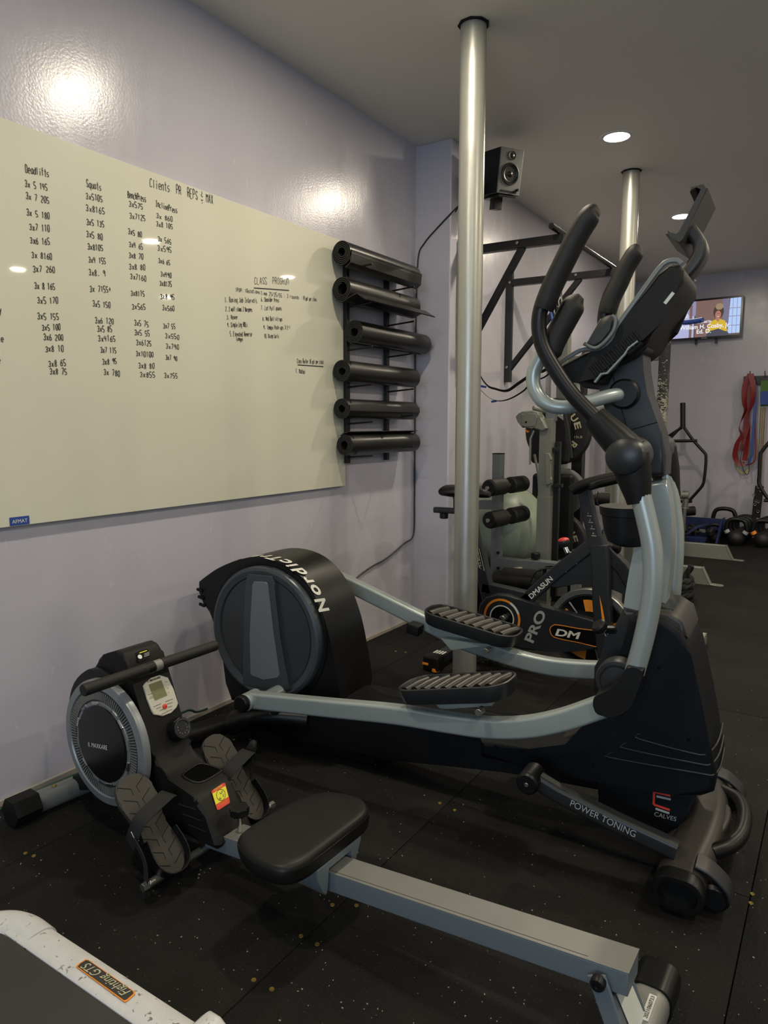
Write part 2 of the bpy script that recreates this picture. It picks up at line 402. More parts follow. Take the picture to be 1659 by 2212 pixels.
# ceiling-high posts
def post(x, y, r, lab):
    t = thing('support_post', lab, 'post', (x,y,0), 0, 'silver round support posts')
    obj('post_tube', LT([(r,0),(r,H*.33),(r,H*.66),(r,H-.004)], (0,0,0),(0,0,1),40), M['post'], t)
    obj('plaster_collar', LT([(r+.001,H-.007),(r+.009,H-.006),(r+.012,H-.001),(r+.001,H-.0005)], (0,0,0),(0,0,1),9), M['dark'], t, 0)
post(.803, 2.68, .0508, 'tall silver round steel post from floor to ceiling, the nearer one in the foreground')
post(.908, 4.671, .0508, 'silver round steel post farther back, behind the exercise machine console')

# ------------------------------------------------------------------ handwriting: a single-stroke hand, baseline at 2, capitals to 8
GL = {'0':'28070305 1232 43 47 38 28','1':'1728 22','2':'07284746 0242','3':'07284735 25 35 43 22 03','4':'0805 45,3832','5':'48080525 44 43 32 02','6':'3816 0403122232 43 44 35 15 04','7':'084812','8':'28170625 43 22 0325 46 37 28','9':'4637281706 2546 4742',
'A':'022842,1434','B':'020828474636252505,25444332 02','C':'4738280706031232 43','D':'02082847433202','E':'48080242,0535','F':'480802,0535','G':'473818070312324345 25','H':'0802,4842,0545','I':'0848,2822,0242','J':'1848,3833 2212 03','K':'0802,480542','L':'080242','M':'0208264842','N':'02084248','O':'2807031232434738 28','P':'02083847463505','Q':'2807031232434738 28,2441','R':'0208384746350535 42','S':'473818070615344332120 3','T':'0848,2822','U':'080312324348','V':'082248','W':'0812263248','X':'0842,4802','Y':'082548,2522','Z':'08480242',
'a':'46260503122243,4642','b':'0802 22 43 45 26 05','c':'4626 05 03 12 42','d':'4846 26 05 03 12 32 43,4642 48','e':'0444453616050312 42','f':'38281722,0646','g':'46260503123243,4641 30 10','h':'0802,0526364542','i':'2622,2728','j':'3631 20 10,3738','k':'0802,460442','l':'2822','m':'0602,05162522,25364542','n':'0602,0526364542','o':'2605031232434536 26','p':'0600,05 26 36 45 43 32 12 03','q':'46260503123243,4640','r':'0602,05263646','s':'46 26 05 14 34 43 32 02','t':'2823 3242,0646','u':'06031232 43,4642','v':'062246','w':'0612243246','x':'0642,4602','y':'0623,4610','z':'06460242',
'.':'2223',':':'2223,2526','/':'0248',',':'2321','-':'0545','&':'38270645,2243 12 03,2829,2120','+':'2723,0545'," ":''}
def glyph(ch):
    out = []
    for st in GL.get(ch,'').split(','):
        st = st.replace(' ','')
        pts = [(int(st[i]),int(st[i+1])) for i in range(0,len(st)-1,2)]
        if len(pts)>1: out.append(pts)
    return out
def write(bm, text, p0, p1, hgt, wd=.0035):
    """handwritten line on the left wall plane from p0 to p1 (y, z), cap height hgt"""
    n = len(text); dy = (p1[0]-p0[0]); dz = (p1[1]-p0[1])
    adv = dy/n
    for i,ch in enumerate(text):
        jx = random.uniform(-.06,.06); jz = random.uniform(-.05,.05)*hgt; sc = random.uniform(.9,1.08); sl = random.uniform(-.04,.06)
        y0 = p0[0]+adv*(i+.06+jx); z0 = p0[1]+dz*(i/n)+jz
        for st in glyph(ch):
            pts = []
            for gx,gy in st:
                hh = (gy-2)/6*hgt*sc
                pts.append(Vector((0, y0+(gx/4)*adv*.60+hh*sl*.4, z0+hh)))
            if len(pts)>2: pts = smooth_pts(pts,3)
            ribbon(bm, pts, wd)
def ribbon(bm, pts, wd, x=.0262):
    n = len(pts); L = []; R = []
    for i in range(n):
        t = pts[min(i+1,n-1)]-pts[max(i-1,0)]
        if t.length<1e-7: t = Vector((0,1,0))
        t.normalize(); s = Vector((0,-t.z,t.y))*(wd/2)
        L.append(bm.verts.new((x,*(pts[i]+s)[1:]))); R.append(bm.verts.new((x,*(pts[i]-s)[1:])))
    for i in range(n-1): bm.faces.new((L[i],L[i+1],R[i+1],R[i]))
BX = .025
board = tag(obj('whiteboard', B((.0135,(-.6+2.885)/2,(.862+2.045)/2), (.023,3.485,2.045-.862), bev=.002), M['board']),
            'huge frameless cream whiteboard covered in handwritten lift records on the lavender wall', 'whiteboard')
def c1(X,Y): p = atx(X/3.606, 300+Y/3.606, BX); return (p.y,p.z)
def c2(X,Y): p = atx(440+X/3.19, 480+Y/3.19, BX); return (p.y,p.z)
COLS = {'deadlift_records':[('Deadlifts',198,258,385,298),('3x 5 145',195,372,375,402),('3x 7 205',200,468,388,502),('3x 5 180',207,593,392,627),('3x7 110',230,708,392,724),('3x6 165',235,812,392,824),('3x 8160',247,925,410,940),('3x7 260',257,1035,432,1040),('3x 8 165',268,1168,433,1172),('3x5 170',290,1280,458,1280),('3x5 155',292,1405,462,1405),('3x5 100',327,1492,475,1487),('3x6 200',340,1568,497,1565),('3x8 10',352,1658,500,1655),('3x8 65',377,1773,518,1765),('3x8 75',387,1833,525,1833),('y',-6,1355,18,1365),('ce',-20,1578,34,1580),('e',-14,1745,10,1748)],
'squat_records':[('Squats',673,370,792,403),('3x5105',670,465,803,492),('3x8165',670,560,820,588),('3x5 135',673,668,815,688),('3x5 80',673,762,805,790),('3x8105',682,860,807,872),('3x4 155',688,960,828,975),('3x8. 9',692,1062,825,1070),('3x 7155+',700,1190,868,1192),('3x5 150',722,1305,863,1315),('3x6 120',740,1435,890,1440),('3x5 85',757,1500,877,1503),('3x4165',765,1575,903,1578),('3x7 115',782,1665,910,1668),('3x8 95',797,1757,913,1750),('3x 780',808,1835,938,1852)],
'bench_press_records':[('BenchPress',995,455,1140,492),('3x575',1003,525,1117,550),('3x7125',1008,620,1137,638),('3x5 80',997,740,1110,768),('3x4 65',1005,840,1117,862),('3x8 70',1002,925,1120,938),('3x8 80',1005,1013,1135,1022),('3x7160',1015,1088,1143,1112),('3x8115',1018,1220,1130,1228),('3x565',1027,1325,1138,1328),('3x5 75',1047,1452,1160,1465),('3x5 55',1047,1528,1170,1535),('3x6125',1060,1605,1183,1612),('3x10100',1057,1690,1200,1700),('3x8 80',1078,1785,1207,1790),('3x855',1090,1855,1213,1855)],
'incline_press_records':[('InclinePress',1213,525,1382,580),('3x 860',1218,615,1347,645),('3x8 105',1218,680,1348,702),('3x 565',1228,795,1338,822),('3x595',1228,870,1340,885),('3x6 65',1235,965,1327,985),('3x490',1252,1070,1338,1085),('3x8135',1243,1142,1340,1152),('3x8 95',1250,1245,1363,1250),('3x560',1263,1332,1362,1340),('3x7 55',1272,1475,1368,1478),('3x550',1287,1550,1402,1562),('3x790',1293,1632,1397,1640),('3x7 90',1290,1718,1383,1728),('3x755',1280,1860,1388,1865)],
'records_heading':[('Clients  PR  REPS & MAX',1165,372,1665,506)]}
for nm,rows in COLS.items():
    for i,(t,a,b,c,d) in enumerate(rows):
        head = i==0
        p0 = c1(a,b); p1 = c1(c,d)
        h = .0185 if a < 620 else (.0185 if a < 960 else .018)
        if nm=='records_heading': h = .026
        if nm=='incline_press_records': h = .017
        bm = nb(); write(bm, t, p0, p1, h*(1.15 if head else 1), .0023)
        obj('handwritten_line', bm, M['ink'], board, 0)
for t,a,b,c,d,h in [('CLASS  PROGROM',350,425,590,425,.027),('1POP: 10stations',220,478,388,492,.018),('Time 25/35/55 : 3 rounds',392,500,658,530,.02),(': 10 ppl per class',672,532,778,545,.022),
    ('1. Boxing Jab Intervals',145,550,368,555,.024),('2. 2 wall slams 2 Burpees',150,612,335,615,.022),('3. Rower',158,668,238,665,.021),('4. Single Leg RDLs',163,722,302,718,.022),('5. Elevated Reverse',180,785,333,785,.022),('Lunges',225,815,272,820,.02),
    ('6. Shoulder Press',395,545,520,550,.022),('7. Lat Pull downs',395,605,538,607,.022),('8. Med Ball sit-ups',405,677,543,680,.022),('9. Tempo Push-ups 3-2-1',412,737,597,738,.022),('10. Bicep Curls',417,797,518,797,.021),
    ('Class Roster 10 ppl per class',643,970,827,975,.024),('1. Makhai',633,1037,702,1046,.025)]:
    bm = nb(); write(bm, t, c2(a,b), c2(c,d), min(h,.03)*(.78 if h<.026 else 1), .0019); obj('handwritten_line', bm, M['ink'], board, 0)
for a,b,c,d in [(345,453,587,470),(647,983,823,995)]:
    p=c2(a,b);q=c2(c,d); bm=nb(); ribbon(bm,[Vector((0,*p)),Vector((0,*q))],.0042); obj('underline', bm, M['ink'], board, 0)
p = atx(42,1125,BX)
lab = obj('maker_label', B((BX+.0008,p.y,p.z), (.0012,.062,.026), bev=.0005), M['sky'], board, label='small blue label at the lower left of the board')
tri_text('AFMAT', 'label_print', (BX+.0016,p.y-.024,p.z-.006), (0,1,0), (0,0,1), .016, M['white'], lab, width=.048)

# ------------------------------------------------------------------ yoga mat rack and six rolled mats
RK = thing('mat_rack', 'black steel wall rack with angled prongs holding six rolled mats', 'rack', (0,2.87,1.0))
RKY = (2.885, 3.275)
for y in RKY: obj('upright', B((.019 if y>3 else .037,y-2.87,.475), (.022,.026,1.0), bev=.002), M['blackst'], RK)
prong = [((812,569),(902,618)),((810,652),(905,693)),((812,748),(900,763)),((811,830),(900,840)),((813,911),(900,897)),((813,985),(900,965))]
for (a,b) in prong:
    for y,q in zip(RKY,(a,b)):
        e = aty(q[0],q[1],y); base = Vector((.03,0,e.z-.012))
        t = Vector((min(max(e.x,.11),.19), y-2.87, e.z-1.0)); base = Vector((.02, y-2.87, e.z-1.0-.012))
        obj('prong', cyl(.0045, base, t, 10, .001), M['blackst'], RK)
def yoga_mat(px, py, r, turns, y0, y1, lab, flap=None, ang0=0, hole=.018):
    c = atx(px,py,.085); cx = .028+r+.004 if px<745 else .10
    t0 = thing('yoga_mat', lab, 'mat', (cx, y0, c.z), 0, 'rolled mats on the wall rack')
    th = (r-hole)/turns*.58; n = int(turns*26); P = []
    for i in range(n+1):
        a = ang0 - 2*PI*turns*(1-i/n); rr = hole + (r-hole)*i/n
        P.append(Vector((math.cos(a)*rr, 0, math.sin(a)*rr*1.02)))
    if flap:
        for d in flap: P.append(Vector((d[0],0,d[1])))
    Lp = y1-y0; bm = nb(); rows=[]
    for i,p in enumerate(P):
        t = (P[min(i+1,len(P)-1)]-P[max(i-1,0)]).normalized(); nr = Vector((t.z,0,-t.x))*th*.5
        a,b = p+nr, p-nr
        rows.append([bm.verts.new(a), bm.verts.new(b), bm.verts.new(b+Vector((0,Lp,0))), bm.verts.new(a+Vector((0,Lp,0)))])
    for A,Bq in zip(rows,rows[1:]):
        for j in range(4): bm.faces.new((A[j],A[(j+1)%4],Bq[(j+1)%4],Bq[j]))
    bm.faces.new(rows[0]); bm.faces.new(rows[-1][::-1])
    obj('rolled_sheet', bm, M['matr'], t0, 40)
yoga_mat(731,543,.056,4.5,2.78,3.43,'topmost rolled black mat on the wall rack, its edge drooping underneath',flap=[(.052,-.03),(.05,-.05),(.035,-.062),(.02,-.07)],ang0=.1)
yoga_mat(731,622,.056,3.6,2.78,3.43,'second rolled black mat from the top, with a wide loose flap sticking out',flap=[(.085,-.028),(.115,-.048),(.14,-.062)],ang0=-.9,hole=.026)
yoga_mat(753,716,.055,5.6,2.86,3.53,'third rolled black mat from the top, pushed farthest to the right',ang0=-1.8,hole=.02)
yoga_mat(733,801,.052,5.5,2.78,3.44,'fourth rolled black mat from the top, tightly rolled',ang0=-2.6,hole=.018)
yoga_mat(734,882,.049,5.0,2.78,3.44,'fifth rolled black mat from the top, its edge overlapping the front',flap=[(.05,.0),(.051,-.012)],ang0=.35,hole=.018)
yoga_mat(738,962,.050,5.5,2.80,3.45,'lowest rolled black mat on the wall rack, its edge lifting at the top',flap=[(-.01,.056),(.01,.06),(.03,.066)],ang0=2.1,hole=.02)

# ------------------------------------------------------------------ speaker, bracket and cable
o = aty(1085,378,3.76)
sp = thing('speaker', 'black bookshelf speaker with grey front on a bracket high beside the silver post', 'speaker', (.245,3.70,2.50))
A = math.radians(-20)
Ms = rotm('Z',-32) @ rotm('Y',9)
sc = aty(1082,376,3.74) - Vector((.245,3.70,2.50))
def SP(v): return sc + Ms @ Vector(v)
box_ = obj('cabinet', B(tuple(sc), (.17,.145,.225), Ms, .004), M['black'], sp)
obj('front_panel', B(tuple(SP((.087,0,0))), (.008,.145,.225), Ms, .003), M['speakerf'], sp)
ax = Ms @ Vector((1,0,0))
obj('woofer', LT([(.056,0),(.054,.005),(.049,.006),(.045,.002),(.042,.004),(.02,-.008),(.016,.0),(.009,.006),(0,.008)], SP((.091,0,-.012)), ax, 32), M['cone'], sp)
obj('tweeter', LT([(.023,0),(.022,.004),(.014,.002),(.009,.005),(0,.007)], SP((.091,0,.078)), ax, 24), M['cone'], sp)
obj('bass_port', B(tuple(SP((.092,0,-.098))), (.003,.1,.009), Ms, .001), M['dark'], sp)
obj('volume_knob', cyl(.007, SP((.09,.05,-.086)), SP((.108,.05,-.086)), 12), M['black'], sp)
bm = nb(); box(bm, tuple(SP((.0,0,-.121))), (.17,.11,.012), Ms, .002); box(bm, (.09,.02,-.03+.0), (.20,.05,.02), None, .003); box(bm, (.0,.02,-.03), (.03,.07,.11), None, .003)
box(bm, tuple(SP((-.02,0,-.15))), (.05,.05,.06), Ms, .003)
obj('wall_bracket', bm, M['blackst'], sp)
cb = [aty(1092,395,3.70)]
o = thing('speaker_cable', 'thin black cable running down the wall corner from the speaker', 'cable', (.01,3.6,1.0))
pts = [Vector((.235,3.64,2.33)), aty(988,447,3.604), aty(945,492,3.604), aty(917,525,3.604), aty(903,560,3.604), Vector((.012,3.600,1.78)), Vector((.008,3.6,1.55)), Vector((.008,3.6,1.2)), Vector((.008,3.6,.9)), Vector((.008,3.598,.72)),
       atx(893,1155,.008), atx(872,1175,.008), atx(835,1206,.008), atx(800,1226,.008), atx(765,1254,.008), atx(730,1300,.008), Vector((.012,2.55,.05)), Vector((.03,2.45,.006))]
obj('cord', T([p-Vector((.01,3.6,1.0)) for p in pts], .0042, 8, 5), M['cable'], o)
o2 = thing('floor_cable', 'dark green cord lying on the floor along the lavender wall', 'cable', (.03,1.3,0))
pts = [Vector((.03,.8,.006)), Vector((.05,.98,.006)), Vector((.03,1.15,.006)), Vector((.035,1.4,.006)), Vector((.05,1.55,.02)), atx(395,1539,.06), atx(425,1538,.06), atx(448,1531,.07)]
obj('cord', T([p-Vector((.03,1.3,0)) for p in pts], .0045, 8, 5), M['gcable'], o2)

# ------------------------------------------------------------------ wall mounted pull-up bar and straps
PU = thing('pull_up_bar', 'black wall-mounted pull-up frame with braced arms and a chrome bar', 'pull-up bar', (.13,4.2,1.4))
def loc(p): return Vector(p)-Vector((.13,4.2,1.4))
def bar(a, b, s=(.045,.045), name='arm', m='blackst', par=PU):
    return obj(name, sweep(nb(), [loc(a),loc(b)], rrect(s[0],s[1],.004,2)), M[m], par)
for y,wx in ((3.72,.226),(4.70,.091)):
    zt = 2.13
    bar((wx+.022,y,1.46),(wx+.022,y,2.20), name='wall_plate')
    bar((wx+.04,y,zt),(.83,y,zt-.005), name='support_arm')
    bar((wx+.03,y+.001,1.55),(.60,y+.001,zt-.02), (.035,.035), name='brace')
    for x in (.58,wx+.03):
        obj('bolt', cyl(.009, loc((x,y-.026,zt)), loc((x,y-.032,zt)), 10,.001), M['steel'], PU)
    obj('bolt', cyl(.009, loc((wx+.02,y-.026,1.56)), loc((wx+.02,y-.032,1.56)), 10,.001), M['steel'], PU)
    obj('bar_bolt', cyl(.006, loc((.80,y,zt+.02)), loc((.80,y,zt+.055)), 8,.001), M['steel'], PU)
obj('grip_bar', cyl(.0155, loc((.80,3.60,2.165)), loc((.80,4.80,2.165)), 20), M['blackst'], PU)
ST = thing('suspension_straps', 'black and blue suspension trainer straps looped low across the wall', 'straps', (.35,4.3,1.0))
def strap(pts, wd=.03, th=.002, m='strap', up=(0,0,1), name='strap', par=ST, base=(.35,4.3,1.0), k=5):
    return obj(name, sweep(nb(), [p-Vector(base) for p in smooth_pts(pts,k)], [(-wd/2,-th/2),(wd/2,-th/2),(wd/2,th/2),(-wd/2,th/2)], up=up), M[m], par, 60)
Y=4.2
strap([aty(1036,760,Y),aty(1036,805,Y),aty(1052,832,Y),aty(1070,840,Y),aty(1095,844,Y),aty(1120,828,Y),aty(1150,808,Y),aty(1185,790,Y),aty(1200,700,Y),aty(1197,665,Y)], .022, up=(.3,.2,1))
strap([aty(1034,838,Y),aty(1055,858,Y),aty(1075,866,Y),aty(1100,862,Y),aty(1130,845,Y),aty(1150,825,Y),aty(1190,800,Y),aty(1205,700,Y),aty(1203,650,Y)], .018, up=(.3,.2,1))
strap([aty(1034,833,Y-.02),aty(1048,836,Y-.02)], .035, .012, m='sky', name='blue_handle', up=(0,0,1))
strap([aty(1062,868,Y),aty(1072,866,Y)], .012, .012, m='sky', name='blue_handle')
strap([aty(1197,710,Y-.02),aty(1189,672,Y-.02)], .03, .006, m='sky', name='blue_tab', up=(1,0,0))
obj('carabiner', T([aty(a,b,Y)-Vector((.35,4.3,1.0)) for a,b in ((1210,632),(1206,645),(1209,665),(1213,665),(1213,645))], .004, 8, 4, closed=True), M['steel'], ST)
obj('ring', T([aty(a,b,Y)-Vector((.35,4.3,1.0)) for a,b in ((1200,662),(1197,672),(1202,682),(1209,676),(1208,665))], .005, 8, 4, closed=True), M['steel'], ST)
strap([Vector((.62,Y,2.12)), aty(1211,640,Y)], .02, up=(0,1,0), name='hanging_strap')

# ------------------------------------------------------------------ television
tv_c = Vector((.80, 8.06, 2.27))
TV = thing('television', 'flat television on the far wall showing a programme title over a smiling person in yellow', 'television', (.80, 8.19, 2.05))
TY = 8.10
tl, tr_, br, bl = aty(1449,652,TY), aty(1606,637,TY), aty(1601,726.5,TY), aty(1445,737,TY)
tl = bl + (tr_-br) + (Vector((0,0,.0)))
def TVp(a, b, d=0):                          # a across 0-1, b up 0-1
    p = bl*(1-a)*(1-b) + br*a*(1-b) + tl*(1-a)*b + tr_*a*b
    return p + Vector((0,-d,0)) - Vector((.80,8.19,2.05))
def quadbox(name, a0,b0,a1,b1,d0,d1,m,par,label=None):
    bm = nb(); v=[bm.verts.new(TVp(a,b,d)) for d in (d0,d1) for a,b in ((a0,b0),(a1,b0),(a1,b1),(a0,b1))]
    bm.faces.new(v[:4]); bm.faces.new(v[4:]); 
    for i in range(4): bm.faces.new((v[i],v[(i+1)%4],v[4+(i+1)%4],v[4+i]))
    return obj(name, bm, m, par, 0, label)
quadbox('casing',0,0,1,1,-.06,0,M['gloss'],TV)
def em(name, c, s=1.0): return mat(name, (.0,.0,.0), .4, emit=c, es=s)
E_ = {k:em('screen_'+k, c) for k,c in dict(back=(.10,.065,.07), pale=(.42,.43,.66), teal=(.08,.22,.30), win=(.42,.58,.90), frame=(.26,.26,.42), hair=(.05,.025,.02), hair2=(.30,.22,.13), skin=(.42,.17,.12), yellow=(.62,.42,.02), legs=(.05,.05,.08), text=(.85,.85,.9), white=(.6,.6,.75), curtain=(.16,.15,.24), brown=(.19,.11,.10)).items()}
scr_ = quadbox('screen',.025,.05,.975,.95,0,.002,E_['back'],TV)
def pic(pts, k, d, name='picture_shape'): return flat([TVp(.025+.95*a,.05+.9*b,.0022+d) for a,b in pts], E_[k], name, scr_)
pic([(0,0),(.34,0),(.34,1),(0,1)],'pale',.0002)
pic([(0,.62),(.22,.62),(.28,1),(0,1)],'teal',.0004)
pic([(.22,.6),(.3,1),(.36,1),(.36,.6)],'frame',.0004)
pic([(0,.55),(.24,.55),(.26,.62),(.24,.68),(0,.68)],'white',.0006)
pic([(.27,0),(.31,0),(.31,.9),(.27,.9)],'brown',.0006)
pic([(.36,0),(.82,0),(.82,1),(.36,1)],'brown',.0002)
pic([(.76,.3),(.84,.3),(.84,1),(.74,1)],'curtain',.0004)
pic([(.83,.05),(1,.05),(1,1),(.85,1)],'win',.0004)
for a in (.885,.945): pic([(a,.05),(a+.008,.05),(a+.008,1),(a,1)],'frame',.0006)
for b in (.25,.5,.72): pic([(.84,b),(1,b),(1,b+.02),(.84,b+.02)],'frame',.0006)
def ell(cx,cy,rx,ry,k,d,n=20): pic([(cx+rx*math.cos(2*PI*i/n), cy+ry*math.sin(2*PI*i/n)) for i in range(n)],k,d)
ell(.69,.66,.075,.19,'hair',.0008); ell(.70,.80,.055,.09,'hair2',.0009)
ell(.685,.58,.042,.11,'skin',.0010)
ell(.675,.61,.007,.012,'hair',.0014); ell(.70,.61,.007,.012,'hair',.0014); ell(.688,.53,.014,.010,'white',.0014)
pic([(.60,.42),(.66,.46),(.72,.46),(.79,.40),(.83,.12),(.53,.12),(.56,.34)],'yellow',.0011)
pic([(.655,.5),(.715,.5),(.70,.40),(.67,.40)],'skin',.0012)
pic([(.52,.0),(.56,.14),(.70,.20),(.84,.08),(.86,0)],'legs',.0013)
bu = (TVp(1,.5)-TVp(0,.5)); bv = (TVp(.5,1)-TVp(.5,0))
for s,a,b,h,w_ in (('Created by',.385,.385,.075,.21),('William H. Cosby, Jr.',.13,.235,.115,.74),('Ed. D.',.385,.10,.115,.21)):
    tri_text(s,'screen_caption',TVp(.025+.95*a,.05+.9*b,.0040),bu,bv,h*1.25*bv.length,E_['text'],scr_,width=w_*bu.length*.95,bold=.02)
quadbox('maker_badge',.46,.012,.54,.03,0,.002,M['greyp'],TV)
for a in (.36,.64): quadbox('mount_foot',a,-.12,a+.035,0,-.06,-.04,M['blackst'],TV)

# ================================================================== ELLIPTICAL
E = Frame(.1, 1.94, 3)
EL = frame_thing('elliptical_trainer', 'large silver and black elliptical trainer standing on the rubber floor across the middle', 'elliptical machine', E)
def EO(name, bm, m, sm=35, label=None, par=None): return obj(name, bm, M[m] if isinstance(m,str) else m, par or EL, sm, label)
# rear drive housing
prof = smooth_pts([(x,0,z) for x,z in [(-.02,.565),(.03,.600),(.10,.642),(.20,.682),(.30,.700),(.40,.688),(.48,.645),(.545,.565),(.585,.470),(.607,.380),(.625,.290),(.635,.225)]],3)
prof = [(p.x,p.z) for p in prof] + [(.60,.20),(.50,.17),(.13,.13),(.115,.20),(.10,.32),(.085,.44),(.035,.455),(.0,.49),(-.02,.53)]
hs = EO('rear_housing', PR(prof,-.105,.11,.022,3), 'black')
for i in range(3):
    EO('vent_slot', B((.0+.005*i,-.108,.545-.028*i), (.03,.01,.012), rotm('Y',12), .004), 'dark', par=hs)
cc = (.325,-.105,.430)
EO('seam_ring', LT([(.256,0),(.256,.006),(.246,.006),(.246,0)], cc, (0,-1,0), 64), 'dark')
dc = EO('disc_cover', LT([(.243,0),(.243,.018),(.238,.026),(.228,.030),(.208,.024),(.205,.016),(.0,.016)], cc, (0,-1,0), 72), 'discrim')
EO('inner_disc', LT([(.2,0),(.2,.004),(0,.004)], (.325,-.121,.430), (0,-1,0), 64), 'discin', par=dc)
yv = -.121
def EZ(px,py,v=-.135): return E.uz(px,py,v)
q = [(535,1238),(588,1243),(596,1262),(604,1380),(630,1490),(600,1497),(525,1480),(527,1380),(530,1262)]
bandp = [EZ(*p) for p in q]
EO('disc_band', PR(bandp,-.138,-.118,.006,2), 'discrim', par=dc)
q = [(549,1256),(575,1257),(579,1263),(590,1360),(604,1458),(600,1464),(570,1469),(545,1460),(541,1454),(540,1370),(545,1262)]
EO('grey_panel', PR([EZ(*p,-.14) for p in q],-.142,-.136,.002,1), 'panel', par=dc)
# lettering on the curved top of the housing
import bisect
arc = [Vector((p[0],0,p[1])) for p in prof[:34]][::-1]
cum=[0]
for a,b in zip(arc,arc[1:]): cum.append(cum[-1]+(b-a).length)
def onarc(s):
    i = min(max(bisect.bisect(cum,s)-1,0),len(arc)-2); f=(s-cum[i])/(cum[i+1]-cum[i])
    return arc[i].lerp(arc[i+1],f), (arc[i+1]-arc[i]).normalized()
s0 = .315
for ch,wd in zip('NordicTrack', [.062,.05,.036,.05,.022,.045,.05,.036,.045,.045,.046]):
    p,t = onarc(s0+wd/2); nrm = Vector((-t.z,0,t.x)); 
    if nrm.z<0 and nrm.x<0: nrm=-nrm
    if nrm.x < 0 and p.x>.35: nrm=-nrm
    if nrm.z < 0: nrm=-nrm
    o_ = p - t*(wd/2) + nrm*.0012 + Vector((0,-.066,0))
    yd = t.cross(Vector((0,1,0)))
    tri_text(ch,'brand_letter',o_ ,t,nrm.cross(t),.078,M['white'],hs,width=wd*.86,bold=.03,ital=.15)
    s0 += wd
# base beam and rear stabiliser
EO('base_beam', PR([(.12,.06),(.30,.035),(.78,.035),(.86,.06),(1.20,.11),(1.55,.13),(1.55,.22),(1.20,.225),(.70,.21),(.62,.24),(.5,.25),(.12,.15)],-.075,.075,.012,2), 'dark')
EO('floor_foot', PR([(.36,.0),(.72,.0),(.78,.05),(.36,.05)],-.06,.06,.01,2), 'dark')
rp = [(.42,.02,.075),(.28,-.06,.095),(.18,-.14,.075),(.09,-.22,.045),(.05,-.27,.04)]
EO('rear_stabilizer', sweep(nb(), smooth_pts(rp,5), rrect(.085,.06,.022,3)), 'blackm', 50)
EO('rear_stabilizer', sweep(nb(), smooth_pts([(.30,.06,.09),(.2,.16,.06),(.1,.28,.04)],5), rrect(.085,.06,.022,3)), 'blackm', 50)
EO('stabilizer_cover', sweep(nb(), smooth_pts([(.46,-.05,.12),(.36,-.10,.125),(.27,-.14,.11),(.20,-.17,.085)],5), rrect(.11,.07,.03,4)), 'black', 50)
# cranks
for v0,v1,(u,z) in ((-.12,-.205,(.43,.24)),(.12,.205,(.29,.62))):
    s = 1 if v1>0 else -1
    EO('crank_pin', cyl(.024,(u-.03,v0,z-.005),(u-.055,v1-.02*s,z-.02),20), 'silver')
# foot arms
near = [(.352,.228),(.66,.264),(.916,.295),(1.10,.308),(1.22,.320),(1.33,.346),(1.43,.388),(1.53,.445)]
far = [(.28,.600),(.50,.538),(.755,.458),(.93,.402),(1.03,.384),(1.14,.368),(1.26,.362),(1.38,.372),(1.46,.385)]
for nm,v,pts in (('n',-.235,near),('f',.235,far)):
    path = smooth_pts([(u,v,z) for u,z in pts],6)
    a = EO('foot_arm', sweep(nb(), path, rrect(.042,.058,.010,3)), 'silver', 40)
    u,z = pts[0]
    EO('pivot_collar', cyl(.030,(u,v-.034,z),(u,v+.03,z),22,.003), 'silver', par=a)
    EO('end_cap', cyl(.029,(u-.004,v-.055,z),(u-.004,v-.034,z),22,.004), 'black', par=a)
# pedals
def pedal(uc, v, zc, tilt, mirror):
    Mt = rotm('Y', -tilt)
    def q(p): return Vector((uc,v,zc)) + Mt @ Vector(p)
    L_,W = .352,.155
    def ring(sx, sy, z, r): return [q((a,b,z)) for a,b in rrect(L_*sx, W*sy, r, 6)]
    bm = nb(); rings = [ring(.86,.80,-.040,.045), ring(.95,.92,-.034,.055), ring(1,1,-.004,.06), ring(1.0,1.0,.008,.06), ring(.975,.94,.010,.056), ring(.955,.90,.006,.053), ring(.93,.86,-.014,.05)]
    vs = [[bm.verts.new(p) for p in r] for r in rings]; n = len(vs[0])
    for a,b in zip(vs,vs[1:]):
        for i in range(n): bm.faces.new((a[i],a[(i+1)%n],b[(i+1)%n],b[i]))
    bm.faces.new(vs[0][::-1]); bm.faces.new(vs[-1])
    pd = EO('pedal', bm, 'char' if not mirror else 'char', 50)
    for k in range(9):
        x = -.134 + k*.0335
        ln = .058 if abs(k-4)<3 else .050
        path = [q((x-.012,-ln,-.006)), q((x,0,-.003)), q((x+.012,ln,-.006))]
        EO('tread_ridge', sweep(nb(), path, [(a,b*1.1) for a,b in circ(.0165,12)], up=Mt@Vector((0,0,1))), 'ridge', 60, par=pd)
    EO('pedal_bracket', PR([(uc-.10,zc-.06-.004),(uc+.10,zc-.035+.02*(1 if tilt>0 else -1)),(uc+.10,zc-.075+.02),(uc-.06,zc-.10)], v+.02 if not mirror else v-.05, v+.05 if not mirror else v-.02,.003), 'silver', par=pd)
    e = q((.09,-.08,-.06)); EO('bracket_bolt', cyl(.010, e, e+Vector((0,.03,0)), 12,.001), 'steel', par=pd)
    return pd
pedal(1.115,-.225,.425,13,False)
pedal(.975,.225,.478,-8,True)
EO('pedal_stop', B((.77,.18,.435),(.05,.05,.04),rotm('Y',10),.008), 'dark')
# front leg joints
def joint(v, pts_boot, cu, cz, s):
    EO('joint_cover', LT([(.066,0),(.066,.05),(.062,.058),(.052,.060),(.050,.055),(.047,.055),(.046,.06),(0,.062)], (cu,v+.03*(-1),cz), (0,-1,0), 36), 'char')
def P3(px,py,v): return E.P(px,py,v)
